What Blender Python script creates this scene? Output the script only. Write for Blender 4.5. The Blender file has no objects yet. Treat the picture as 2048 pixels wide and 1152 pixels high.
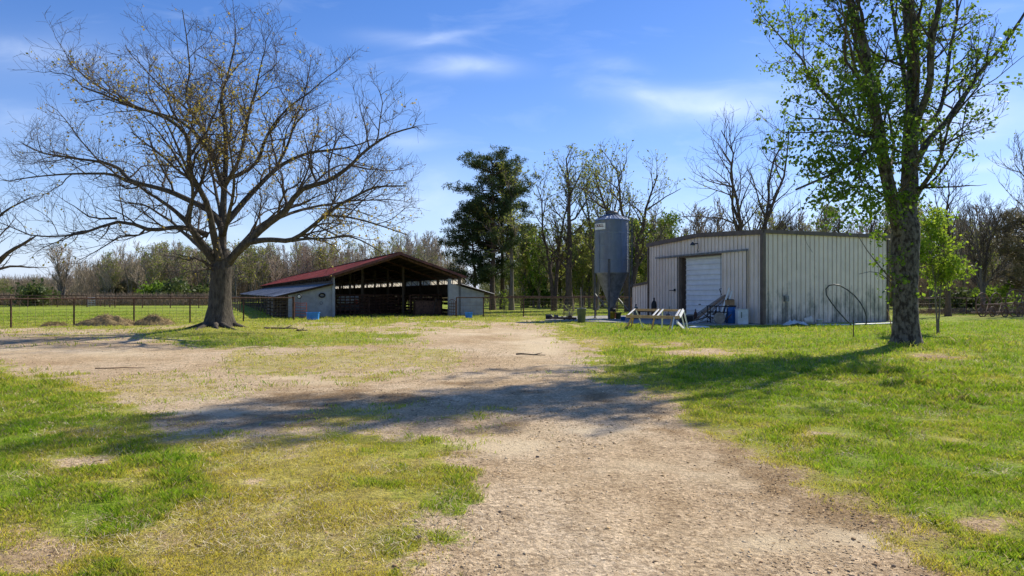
import bpy, math, random
import numpy as np
from mathutils import Vector, Matrix
R = random.Random(7)
NP = np.random.default_rng(11)
sc = bpy.context.scene
COL = sc.collection
F = 1365.0; CH = 1.6; HY = 586.0; TAU = math.tau

# ------------------------------------------------------------------ helpers
def P(px, d, py):                       # authoring aid: direction + distance -> world point
    return Vector(((px-1024)/F*d, d, CH+(HY-py)*d/F))
def GP(px, py):
    d = CH*F/(py-HY); return Vector(((px-1024)/F*d, d, 0))

def link(o, parent=None):
    COL.objects.link(o)
    if parent is not None: o.parent = parent
    return o
def tag(o, label=None, cat=None, group=None, kind=None):
    if label: o['label'] = label
    if cat: o['category'] = cat
    if group: o['group'] = group
    if kind: o['kind'] = kind
    return o
def thing(name, label, cat, loc=(0,0,0), group=None, rz=0):
    o = bpy.data.objects.new(name, None); o.empty_display_size = .2
    link(o); o.location = loc; o.rotation_euler = (0,0,rz)
    return tag(o, label, cat, group)

class MB:
    def __init__(s): s.v = []; s.f = []
    def add(s, vs, fs):
        b = len(s.v); s.v += [tuple(v) for v in vs]; s.f += [tuple(i+b for i in f) for f in fs]; return s
    def box(s, c, size, rz=0, M=None):
        hx, hy, hz = size[0]/2, size[1]/2, size[2]/2
        m = Matrix.Rotation(rz, 3, 'Z') if M is None else M
        c = Vector(c)
        vs = [c + m @ Vector((x*hx, y*hy, z*hz)) for z in (-1,1) for y in (-1,1) for x in (-1,1)]
        return s.add(vs, [(0,2,3,1),(4,5,7,6),(0,1,5,4),(2,6,7,3),(0,4,6,2),(1,3,7,5)])
    def beam(s, a, b, w, h, up=(0,0,1)):
        a = Vector(a); b = Vector(b); d = (b-a)
        L = d.length; z = d.normalized(); u = Vector(up)
        x = u.cross(z)
        if x.length < 1e-3: x = Vector((1,0,0))
        x.normalize(); y = z.cross(x)
        M = Matrix((x, y, z)).transposed()
        return s.box((a+b)/2, (w, h, L), M=M)
    def tube(s, pts, r, n=8, cap=True):
        pts = [Vector(p) for p in pts]
        if not hasattr(r, '__len__'): r = [r]*len(pts)
        vs = []; fs = []
        t0 = (pts[1]-pts[0]).normalized()
        u = t0.orthogonal().normalized()
        for i, p in enumerate(pts):
            t = (pts[min(i+1, len(pts)-1)]-pts[max(i-1, 0)]).normalized()
            u = (u - t*u.dot(t)).normalized(); v = t.cross(u)
            for k in range(n):
                a = TAU*k/n; vs.append(p + (u*math.cos(a)+v*math.sin(a))*r[i])
        for i in range(len(pts)-1):
            for k in range(n):
                k2 = (k+1) % n
                fs.append((i*n+k, i*n+k2, (i+1)*n+k2, (i+1)*n+k))
        if cap:
            fs.append(tuple(range(n-1, -1, -1))); m = (len(pts)-1)*n; fs.append(tuple(range(m, m+n)))
        return s.add(vs, fs)
    def lathe(s, prof, c=(0,0,0), n=24, M=None):
        c = Vector(c); vs = []; fs = []
        for (r, z) in prof:
            for k in range(n):
                a = TAU*k/n; p = Vector((r*math.cos(a), r*math.sin(a), z))
                if M is not None: p = M @ p
                vs.append(c+p)
        for i in range(len(prof)-1):
            for k in range(n):
                k2 = (k+1) % n; fs.append((i*n+k, i*n+k2, (i+1)*n+k2, (i+1)*n+k))
        if prof[0][0] > 1e-4: fs.append(tuple(range(n-1, -1, -1)))
        if prof[-1][0] > 1e-4: m = (len(prof)-1)*n; fs.append(tuple(range(m, m+n)))
        return s.add(vs, fs)
    def torus(s, c, Rr, r, M, n=32, m=8):
        pts = [Vector(c) + M @ Vector((Rr*math.cos(TAU*i/n), Rr*math.sin(TAU*i/n), 0)) for i in range(n+1)]
        return s.tube(pts, r, m, cap=False)
    def prism(s, poly, d):               # poly: list of 3D points, extruded by vector d
        n = len(poly); d = Vector(d)
        vs = [Vector(p) for p in poly] + [Vector(p)+d for p in poly]
        fs = [tuple(range(n-1, -1, -1)), tuple(range(n, 2*n))] + [(i, (i+1) % n, n+(i+1) % n, n+i) for i in range(n)]
        return s.add(vs, fs)
    def build(s, name, mat, parent=None, smooth=False, bevel=0):
        me = bpy.data.meshes.new(name)
        off = Vector(parent_world(parent)) if parent is not None else Vector((0,0,0))
        me.from_pydata([(v[0]-off.x, v[1]-off.y, v[2]-off.z) for v in s.v], [], s.f)
        me.materials.append(mat)
        if smooth:
            me.polygons.foreach_set('use_smooth', [True]*len(me.polygons))
        me.update()
        o = bpy.data.objects.new(name, me); link(o, parent)
        if bevel:
            b = o.modifiers.new('bevel', 'BEVEL'); b.width = bevel; b.segments = 2; b.limit_method = 'ANGLE'
        return o
def parent_world(o):
    v = Vector((0,0,0))
    while o is not None: v += o.location; o = o.parent
    return v

def np_mesh(name, V, Fc, mat, parent=None, smooth=False, col=None, off=None):
    me = bpy.data.meshes.new(name)
    V = np.asarray(V, dtype=np.float32)
    if off is None and parent is not None: off = parent_world(parent)
    if off is not None: V = V - np.array([off[0], off[1], off[2]], dtype=np.float32)
    Fc = [np.asarray(f, dtype=np.int32) for f in (Fc if isinstance(Fc, list) else [Fc]) if len(f)]
    nl = sum(f.size for f in Fc); nf = sum(len(f) for f in Fc)
    me.vertices.add(len(V)); me.vertices.foreach_set('co', V.ravel())
    me.loops.add(nl); me.loops.foreach_set('vertex_index', np.concatenate([f.ravel() for f in Fc]))
    me.polygons.add(nf)
    tot = np.concatenate([np.full(len(f), f.shape[1], dtype=np.int32) for f in Fc])
    me.polygons.foreach_set('loop_start', np.concatenate([[0], np.cumsum(tot)[:-1]]).astype(np.int32))
    try: me.polygons.foreach_set('loop_total', tot)
    except Exception: pass
    if smooth: me.polygons.foreach_set('use_smooth', np.ones(nf, dtype=bool))
    if col is not None:
        for nm, arr in col.items():
            at = me.color_attributes.new(nm, 'FLOAT_COLOR', 'POINT')
            c = np.ones((len(V), 4), dtype=np.float32); c[:, :3] = arr
            at.data.foreach_set('color', c.ravel())
    me.materials.append(mat); me.update(calc_edges=True)
    o = bpy.data.objects.new(name, me); link(o, parent)
    return o

# vectorised value noise
TAB = NP.random((256, 256))
def vnoise(x, y):
    xi = np.floor(x).astype(int); yi = np.floor(y).astype(int); fx = x-xi; fy = y-yi
    fx = fx*fx*(3-2*fx); fy = fy*fy*(3-2*fy)
    a = TAB[xi & 255, yi & 255]; b = TAB[(xi+1) & 255, yi & 255]; c = TAB[xi & 255, (yi+1) & 255]; d = TAB[(xi+1) & 255, (yi+1) & 255]
    return (a*(1-fx)+b*fx)*(1-fy)+(c*(1-fx)+d*fx)*fy
def fbm(x, y, o=4, s=1.0):
    r = 0; a = .5; t = 0
    for i in range(o):
        r = r + a*vnoise(x*s+i*17.3, y*s+i*31.7); t += a; a *= .5; s *= 2.03
    return r/t

# ------------------------------------------------------------------ materials
def srgb(r, g, b):
    f = lambda c: (c/255/12.92) if c/255 <= .04045 else ((c/255+.055)/1.055)**2.4
    return (f(r), f(g), f(b))
def mat(name, col, rough=.7, metal=0, var=.15, scale=6.0, col2=None, bump=0, bscale=40, spec=.4, stretch=None, thresh=(.35, .65), island=0, trans=None):
    m = bpy.data.materials.new(name); m.use_nodes = True
    nt = m.node_tree; N = nt.nodes; Lk = nt.links
    bs = N['Principled BSDF']; bs.inputs['Roughness'].default_value = rough; bs.inputs['Metallic'].default_value = metal
    bs.inputs['Specular IOR Level'].default_value = spec
    tc = N.new('ShaderNodeTexCoord'); mp = N.new('ShaderNodeMapping')
    Lk.new(tc.outputs['Object'], mp.inputs['Vector'])
    if stretch: mp.inputs['Scale'].default_value = stretch
    no = N.new('ShaderNodeTexNoise'); no.inputs['Scale'].default_value = scale; no.inputs['Detail'].default_value = 6
    no.inputs['Roughness'].default_value = .65
    Lk.new(mp.outputs['Vector'], no.inputs['Vector'])
    rp = N.new('ShaderNodeValToRGB')
    c = col; c2 = col2 or tuple(max(0, x*(1-var*2)) for x in col); c1 = col if col2 else tuple(min(1, x*(1+var)) for x in col)
    rp.color_ramp.elements[0].position = thresh[0]; rp.color_ramp.elements[0].color = (*c2, 1)
    rp.color_ramp.elements[1].position = thresh[1]; rp.color_ramp.elements[1].color = (*c1, 1)
    Lk.new(no.outputs['Fac'], rp.inputs['Fac'])
    out = rp.outputs['Color']
    if island:
        ge = N.new('ShaderNodeNewGeometry'); mr = N.new('ShaderNodeMapRange')
        mr.inputs['To Min'].default_value = 1-island; mr.inputs['To Max'].default_value = 1+island
        Lk.new(ge.outputs['Random Per Island'], mr.inputs['Value'])
        mx = N.new('ShaderNodeMix'); mx.data_type = 'RGBA'; mx.blend_type = 'MULTIPLY'; mx.inputs[0].default_value = 1
        Lk.new(out, mx.inputs[6]); Lk.new(mr.outputs['Result'], mx.inputs[7]); out = mx.outputs[2]
    Lk.new(out, bs.inputs['Base Color'])
    if bump:
        nb = N.new('ShaderNodeTexNoise'); nb.inputs['Scale'].default_value = bscale; nb.inputs['Detail'].default_value = 5
        Lk.new(mp.outputs['Vector'], nb.inputs['Vector'])
        bm = N.new('ShaderNodeBump'); bm.inputs['Strength'].default_value = min(1, bump); bm.inputs['Distance'].default_value = .03
        Lk.new(nb.outputs['Fac'], bm.inputs['Height']); Lk.new(bm.outputs['Normal'], bs.inputs['Normal'])
    if trans:
        tr = N.new('ShaderNodeBsdfTranslucent'); Lk.new(out, tr.inputs['Color'])
        ms = N.new('ShaderNodeMixShader'); ms.inputs[0].default_value = trans
        Lk.new(bs.outputs[0], ms.inputs[1]); Lk.new(tr.outputs[0], ms.inputs[2]); Lk.new(ms.outputs[0], N['Material Output'].inputs['Surface'])
    return m
def leafmat(name, ca, cb, trans=.45, rough=.55):
    m = bpy.data.materials.new(name); m.use_nodes = True; nt = m.node_tree; N = nt.nodes; Lk = nt.links
    bs = N['Principled BSDF']; bs.inputs['Roughness'].default_value = rough; bs.inputs['Specular IOR Level'].default_value = .3
    ge = N.new('ShaderNodeNewGeometry'); mx = N.new('ShaderNodeMix'); mx.data_type = 'RGBA'
    mx.inputs[6].default_value = (*ca, 1); mx.inputs[7].default_value = (*cb, 1)
    Lk.new(ge.outputs['Random Per Island'], mx.inputs[0]); Lk.new(mx.outputs[2], bs.inputs['Base Color'])
    tr = N.new('ShaderNodeBsdfTranslucent'); Lk.new(mx.outputs[2], tr.inputs['Color'])
    ms = N.new('ShaderNodeMixShader'); ms.inputs[0].default_value = trans
    Lk.new(bs.outputs[0], ms.inputs[1]); Lk.new(tr.outputs[0], ms.inputs[2]); Lk.new(ms.outputs[0], N['Material Output'].inputs['Surface'])
    return m
def attrmat(name, trans=.4, rough=.6):
    m = bpy.data.materials.new(name); m.use_nodes = True; nt = m.node_tree; N = nt.nodes; Lk = nt.links
    bs = N['Principled BSDF']; bs.inputs['Roughness'].default_value = rough; bs.inputs['Specular IOR Level'].default_value = .25
    at = N.new('ShaderNodeAttribute'); at.attribute_name = 'col'
    ge = N.new('ShaderNodeNewGeometry'); mr = N.new('ShaderNodeMapRange'); mr.inputs['To Min'].default_value = .75; mr.inputs['To Max'].default_value = 1.25
    Lk.new(ge.outputs['Random Per Island'], mr.inputs['Value'])
    mx = N.new('ShaderNodeMix'); mx.data_type = 'RGBA'; mx.blend_type = 'MULTIPLY'; mx.inputs[0].default_value = 1
    Lk.new(at.outputs['Color'], mx.inputs[6]); Lk.new(mr.outputs['Result'], mx.inputs[7])
    Lk.new(mx.outputs[2], bs.inputs['Base Color'])
    if trans:
        tr = N.new('ShaderNodeBsdfTranslucent'); Lk.new(mx.outputs[2], tr.inputs['Color'])
        ms = N.new('ShaderNodeMixShader'); ms.inputs[0].default_value = trans
        Lk.new(bs.outputs[0], ms.inputs[1]); Lk.new(tr.outputs[0], ms.inputs[2]); Lk.new(ms.outputs[0], N['Material Output'].inputs['Surface'])
    return m

M = dict(
    bark=mat('bark_oak', (.115,.095,.07), .9, col2=(.035,.028,.02), scale=9, bump=1, bscale=22, stretch=(1,1,.35)),
    bark_mottled=mat('bark_mottled', (.15,.13,.10), .9, col2=(.03,.022,.015), scale=9, bump=1, bscale=20, thresh=(.42,.58), stretch=(1,1,.6)),
    bark_grey=mat('bark_grey', (.21,.18,.14), .9, col2=(.10,.085,.065), scale=3, bump=.6, bscale=14, stretch=(1,1,.4)),
    bark_pine=mat('bark_pine', (.13,.09,.065), .9, col2=(.06,.045,.035), scale=5, bump=.8, bscale=14),
    twig=mat('twig_bark', (.10,.075,.055), .9, col2=(.05,.038,.028), scale=2),
    twig_pale=mat('twig_pale', (.46,.37,.27), .9, col2=(.30,.235,.17), scale=.5),  # lightened to stand in for haze over the far woods
    bud=leafmat('bud_yellow', (.52,.44,.07), (.32,.20,.05), .55),
    spring=leafmat('leaf_spring', (.24,.36,.03), (.08,.14,.016), .6),
    spring_dark=leafmat('leaf_spring_dark', (.10,.18,.018), (.04,.09,.01), .45),
    lime=leafmat('leaf_lime', (.42,.52,.045), (.16,.27,.02), .6),
    olive=leafmat('leaf_olive', (.36,.38,.08), (.19,.23,.04), .55),
    needle=leafmat('needle_green', (.085,.125,.035), (.035,.06,.02), .4),
    cedar=leafmat('cedar_brown_green', (.22,.185,.09), (.12,.11,.05), .3),
    shrub=leafmat('shrub_green', (.13,.16,.045), (.07,.10,.025), .4),
    beige=mat('beige_wall_metal', (.79,.67,.58), .5, var=.05, scale=1.3, bump=.05, bscale=3),
    brown=mat('brown_trim_metal', (.13,.095,.075), .55, var=.15, scale=3),
    rollup=mat('white_door_metal', (.72,.73,.76), .45, var=.05, scale=2),
    galv=mat('galvanised_steel', (.25,.285,.34), .38, metal=.65, var=.06, scale=3.5, stretch=(1,1,.5)),
    galv_dark=mat('weathered_galvanised_steel', (.21,.22,.23), .5, metal=.5, var=.2, scale=4),
    steel=mat('dark_steel', (.07,.075,.085), .5, metal=.4, var=.2, scale=5),
    rust=mat('rusty_pipe', (.11,.055,.035), .75, metal=.1, var=.35, scale=7),
    wire=mat('fence_wire', (.16,.13,.11), .6, metal=.4, var=.2),
    red_roof=mat('red_roof_metal', (.50,.095,.06), .75, col2=(.30,.065,.045), scale=.5, stretch=(1,1,3), thresh=(.38,.62)),
    tin=mat('weathered_tin', (.30,.315,.34), .5, metal=.3, col2=(.13,.135,.145), scale=.9),
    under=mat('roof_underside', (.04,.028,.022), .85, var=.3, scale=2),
    block=mat('painted_block_wall', (.36,.375,.39), .85, col2=(.23,.245,.26), scale=1.6, bump=.2, bscale=8),
    post=mat('weathered_post', (.13,.105,.085), .9, var=.25, scale=4, stretch=(4,4,.6)),
    darkwood=mat('dark_old_wood', (.085,.06,.045), .9, var=.3, scale=4),
    lumber=mat('weathered_lumber', (.62,.38,.18), .8, col2=(.40,.24,.12), scale=6, stretch=(1,1,1), bump=.3),
    whitewood=mat('white_painted_lumber', (.72,.72,.70), .7, col2=(.55,.54,.50), scale=5, thresh=(.2,.5)),
    greywood=mat('grey_board', (.34,.30,.25), .9, col2=(.2,.17,.14), scale=5),
    blue=mat('blue_plastic', (.02,.13,.42), .4, var=.15, scale=3),
    bluebright=mat('bright_blue_plastic', (.03,.24,.70), .4, var=.15, scale=5),
    whiteplastic=mat('white_plastic', (.62,.68,.72), .45, col2=(.45,.48,.48), scale=3),
    yellow=mat('yellow_plastic', (.65,.42,.03), .45, var=.2, scale=5),
    oliveplastic=mat('olive_drab_plastic', (.15,.15,.05), .5, var=.2, scale=5),
    greenbin=mat('grey_green_plastic', (.12,.15,.13), .5, var=.15, scale=4),
    fibreglass=mat('pale_fibreglass', (.75,.70,.60), .6, col2=(.45,.40,.32), scale=2.2, trans=.75),
    rakebrown=mat('rake_brown', (.13,.045,.035), .6, var=.25, scale=3),
    black=mat('black_rubber', (.018,.018,.02), .6, var=.2, scale=8),
    blackpipe=mat('black_poly_pipe', (.05,.055,.06), .45, var=.2, scale=3),
    cardboard=mat('brown_cardboard', (.30,.19,.11), .85, var=.2, scale=4),
    hay=mat('old_hay', (.34,.25,.11), .95, col2=(.13,.09,.045), scale=6, bump=1, bscale=14),
    concrete=mat('concrete', (.36,.35,.33), .85, col2=(.24,.23,.22), scale=2.5, bump=.2, bscale=20),
    stone=attrmat('gravel_stone', 0, .8),
    grassblade=attrmat('grass_blade', .45, .55),
    redpipe=mat('faded_red_pipe', (.50,.13,.09), .6, var=.3, scale=8),
    glass=mat('lamp_glass', (.65,.65,.62), .3, var=.05),
    clear=mat('sign_maroon', (.10,.02,.03), .6, var=.05),
    signwhite=mat('sign_white', (.75,.75,.72), .6, var=.06, scale=3),
)
# side wall: beige with grimy stains low down
def grime_mat():
    m = M['beige'].copy(); m.name = 'beige_wall_metal_stained'; nt = m.node_tree; N = nt.nodes; Lk = nt.links
    bs = N['Principled BSDF']; src = bs.inputs['Base Color'].links[0].from_socket
    tc = N.new('ShaderNodeTexCoord'); no = N.new('ShaderNodeTexNoise'); no.inputs['Scale'].default_value = 1.1; no.inputs['Detail'].default_value = 8; no.inputs['Roughness'].default_value = .7
    mp = N.new('ShaderNodeMapping'); mp.inputs['Scale'].default_value = (1.4,1.4,.7); Lk.new(tc.outputs['Object'], mp.inputs['Vector']); Lk.new(mp.outputs[0], no.inputs['Vector'])
    sx = N.new('ShaderNodeSeparateXYZ'); Lk.new(tc.outputs['Object'], sx.inputs[0])
    mr = N.new('ShaderNodeMapRange'); mr.inputs['From Min'].default_value = 2.6; mr.inputs['From Max'].default_value = .1; mr.inputs['To Max'].default_value = .30
    Lk.new(sx.outputs['Z'], mr.inputs['Value'])
    ad = N.new('ShaderNodeMath'); ad.operation = 'ADD'; Lk.new(no.outputs['Fac'], ad.inputs[0]); Lk.new(mr.outputs[0], ad.inputs[1])
    rp = N.new('ShaderNodeMapRange'); rp.inputs['From Min'].default_value = .62; rp.inputs['From Max'].default_value = .82; rp.inputs['To Max'].default_value = .92
    Lk.new(ad.outputs[0], rp.inputs['Value'])
    mx = N.new('ShaderNodeMix'); mx.data_type = 'RGBA'; Lk.new(rp.outputs[0], mx.inputs[0]); Lk.new(src, mx.inputs[6]); mx.inputs[7].default_value = (.20,.20,.17,1)
    Lk.new(mx.outputs[2], bs.inputs['Base Color'])
    return m
M['beige_stained'] = grime_mat()

# ------------------------------------------------------------------ camera, light, sky
cam = bpy.data.cameras.new('camera'); co = bpy.data.objects.new('camera', cam); link(co)
cam.sensor_width = 36; cam.lens = F/2048*36; cam.shift_y = 10/2048; cam.clip_start = .05; cam.clip_end = 3000
co.location = (0,0,CH); co.rotation_euler = (math.radians(90), 0, 0); sc.camera = co
AZ = math.radians(46.4); EL = math.radians(42)
S = Vector((math.sin(AZ)*math.cos(EL), math.cos(AZ)*math.cos(EL), math.sin(EL)))
sl = bpy.data.lights.new('sun', 'SUN'); so = bpy.data.objects.new('sun', sl); link(so)
sl.energy = 4.1; sl.angle = math.radians(.53); sl.color = (1,.93,.80)
so.rotation_euler = S.to_track_quat('Z', 'Y').to_euler(); so.location = (40,40,60)
w = bpy.data.worlds.new('World'); sc.world = w; w.use_nodes = True
nt = w.node_tree; N = nt.nodes; Lk = nt.links; N.clear()
sky = N.new('ShaderNodeTexSky'); sky.sky_type = 'NISHITA'; sky.sun_disc = False; sky.sun_elevation = EL; sky.sun_rotation = AZ
sky.altitude = 100; sky.air_density = 1.0; sky.dust_density = .12; sky.ozone_density = 2.6
hs = N.new('ShaderNodeHueSaturation'); hs.inputs['Saturation'].default_value = 1.32; tint = N.new('ShaderNodeMix'); tint.data_type = 'RGBA'; tint.blend_type = 'MULTIPLY'; tint.inputs[0].default_value = 1; tint.inputs[7].default_value = (.84,.74,.82,1)
Lk.new(sky.outputs[0], tint.inputs[6]); Lk.new(tint.outputs[2], hs.inputs['Color'])
tc = N.new('ShaderNodeTexCoord'); sx = N.new('ShaderNodeSeparateXYZ'); Lk.new(tc.outputs['Generated'], sx.inputs[0])
def mth(op, a, b=None, c=None):
    n = N.new('ShaderNodeMath'); n.operation = op
    for i, v in enumerate((a, b, c)):
        if v is None: continue
        if isinstance(v, (int, float)): n.inputs[i].default_value = v
        else: Lk.new(v, n.inputs[i])
    return n.outputs[0]
yy = mth('MAXIMUM', sx.outputs['Y'], .02)
u = mth('DIVIDE', sx.outputs['X'], yy); v = mth('DIVIDE', sx.outputs['Z'], yy)
hzf = mth('MULTIPLY', mth('POWER', 2.718, mth('MULTIPLY', mth('MAXIMUM', sx.outputs['Z'], 0), -9)), .75)
hzm = N.new('ShaderNodeMix'); hzm.data_type = 'RGBA'; Lk.new(hzf, hzm.inputs[0]); Lk.new(hs.outputs[0], hzm.inputs[6]); hzm.inputs[7].default_value = (2.9,4.2,6.2,1)
cmb = N.new('ShaderNodeCombineXYZ'); Lk.new(mth('MULTIPLY', u, 2.2), cmb.inputs[0]); Lk.new(mth('MULTIPLY', v, 7.0), cmb.inputs[1])
wn = N.new('ShaderNodeTexNoise'); wn.inputs['Scale'].default_value = 1.2; wn.inputs['Detail'].default_value = 3; Lk.new(cmb.outputs[0], wn.inputs['Vector'])
wob = mth('MULTIPLY', mth('SUBTRACT', wn.outputs['Fac'], .5), .06)
v2 = mth('ADD', v, wob)
st = N.new('ShaderNodeTexNoise'); st.inputs['Scale'].default_value = 2.6; st.inputs['Detail'].default_value = 6; st.inputs['Roughness'].default_value = .55
st.inputs['Distortion'].default_value = .5; Lk.new(cmb.outputs[0], st.inputs['Vector'])
acc = None
for (px, py, a, b, k, sl_) in ((945,138,75,15,.50,0), (1330,200,110,22,.42,.12), (1430,215,130,26,.38,-.15), (800,84,80,12,.22,.05), (880,82,70,7,.12,-.25), (1230,120,60,12,.12,.2), (90,110,170,45,.16,0), (60,250,120,30,.14,0), (1960,235,130,40,.40,-.1),
                          (210,510,40,7,.45,0), (290,484,50,14,.40,0), (1985,320,60,10,.40,-.15), (790,285,60,14,.22,0), (850,415,110,30,.25,0), (660,240,110,30,.14,0), (1750,160,200,60,.16,0), (890,360,60,40,.12,0)):
    u0 = (px-1024)/F; v0 = (586-py)/F
    du = mth('SUBTRACT', u, u0); dv = mth('ADD', mth('SUBTRACT', v2, v0), mth('MULTIPLY', du, sl_))
    du = mth('DIVIDE', du, a/F*1.1); dv = mth('DIVIDE', dv, b/F*1.15)
    e = mth('MULTIPLY', mth('POWER', 2.718, mth('MULTIPLY', mth('ADD', mth('MULTIPLY', du, du), mth('MULTIPLY', dv, dv)), -1)), k)
    acc = e if acc is None else mth('ADD', acc, e)
stn = N.new('ShaderNodeMapRange'); stn.inputs['From Min'].default_value = .3; stn.inputs['From Max'].default_value = .72; stn.inputs['To Min'].default_value = .45; stn.inputs['To Max'].default_value = 1.25
Lk.new(st.outputs['Fac'], stn.inputs['Value'])
acc = mth('MULTIPLY', acc, stn.outputs[0])
veil = N.new('ShaderNodeMapRange'); veil.inputs['From Min'].default_value = .52; veil.inputs['From Max'].default_value = .85; veil.inputs['To Max'].default_value = .18; Lk.new(st.outputs['Fac'], veil.inputs['Value'])
acc = mth('MINIMUM', mth('ADD', acc, veil.outputs[0]), .85)
mx = N.new('ShaderNodeMix'); mx.data_type = 'RGBA'; Lk.new(acc, mx.inputs[0]); Lk.new(hzm.outputs[2], mx.inputs[6]); mx.inputs[7].default_value = (5.6,6.3,7.4,1)
bg = N.new('ShaderNodeBackground'); bg.inputs['Strength'].default_value = .13; Lk.new(mx.outputs[2], bg.inputs['Color'])
ow = N.new('ShaderNodeOutputWorld'); Lk.new(bg.outputs[0], ow.inputs[0])
sc.view_settings.view_transform = 'Standard'; sc.view_settings.look = 'None'; sc.view_settings.exposure = .55; sc.view_settings.gamma = 1
sc.render.engine = 'CYCLES'; sc.cycles.max_bounces = 6; sc.cycles.transparent_max_bounces = 4
sc.cycles.use_denoising = True

# ------------------------------------------------------------------ ground zones
LT = Vector((-11.6, 27.0, 0)); RT = Vector((11.6, 20.0, 0))
def hgt(X, Y):
    X = np.asarray(X, float); Y = np.asarray(Y, float)
    h = .22*np.exp(-((X-LT.x)**2+(Y-LT.y)**2)/(2.0**2)) + .10*np.exp(-((X-RT.x)**2+(Y-RT.y)**2)/(1.8**2))
    h = h + .10*np.exp(-((X-LT.x-.6)**2/9+(Y-LT.y+1.2)**2/4))
    nearf = np.clip((30-np.hypot(X, Y))/20, 0, 1)
    h = h + (fbm(X+50, Y+50, 3, .35)-.5)*.10*nearf + (fbm(X+9, Y+9, 3, 2.2)-.5)*.03*nearf
    return h - .0
def hz(x, y): return float(hgt(np.array([x]), np.array([y]))[0])
def toimg(X, Y):
    Yc = np.maximum(Y, 3.0); return 1024+F*X/Yc, HY+CH*F/Yc
def sdf(px, py, poly):                   # positive inside
    d = np.full(px.shape, 1e9); ins = np.zeros(px.shape, bool); n = len(poly)
    for i in range(n):
        ax, ay = poly[i]; bx, by = poly[(i+1) % n]
        ex, ey = bx-ax, by-ay; wx, wy = px-ax, py-ay
        t = np.clip((wx*ex+wy*ey)/(ex*ex+ey*ey), 0, 1)
        dx = wx-ex*t; dy = (wy-ey*t)*3.0
        d = np.minimum(d, np.hypot(dx, dy))
        c = ((ay > py) != (by > py)) & (px < (bx-ax)*(py-ay)/((by-ay) if by != ay else 1e-9)+ax)
        ins ^= c
    return np.where(ins, d, -d)
DIRT = [(-600,672),(0,668),(200,664),(330,659),(470,658),(640,656),(800,652),(960,647),(1060,646),(1105,652),(1140,690),(1165,735),(1260,765),(1330,800),(1360,850),(1480,915),(1650,1010),(1790,1090),(1900,1160),(2100,1400),(500,1400),
        (860,1250),(850,1120),(800,1040),(850,960),(880,905),(700,878),(500,892),(300,865),(320,835),(240,800),(180,765),(0,745),(-600,735)]
YEL = [(360,880),(520,880),(700,872),(900,895),(860,960),(830,1040),(760,1090),(740,1200),(520,1400),(300,1400),(420,1000)]
STRIP = [(470,697),(640,688),(900,690),(930,715),(880,742),(700,765),(560,752),(420,730)]
UNDER = [(300,664),(480,659),(700,661),(830,668),(850,682),(700,690),(560,700),(380,690),(280,678)]
MIDL = [(120,770),(330,745),(560,770),(420,815),(250,815)]
TRK = [(1350,945,140,20,1),(1480,968,60,14,.8),(1000,890,190,18,.8),(1150,865,110,12,.8),(1720,1068,90,26,1),(1560,1085,110,18,.8),(650,755,170,8,.8),(430,830,120,9,.9),(230,800,110,9,.6),(1075,690,60,26,.9),(620,765,90,6,.6),(380,870,60,9,.5),(120,705,200,9,.6),(960,665,120,8,.6),(1120,735,60,10,.8),(760,820,80,8,.4),(1090,960,90,14,.4)]
def sm(x): x = np.clip(x, 0, 1); return x*x*(3-2*x)
def blob(px, py, L):
    r = np.zeros(px.shape)
    for (cx, cy, rx, ry, k) in L: r = np.maximum(r, k*np.exp(-((px-cx)/rx)**2-((py-cy)/ry)**2))
    return r
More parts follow.
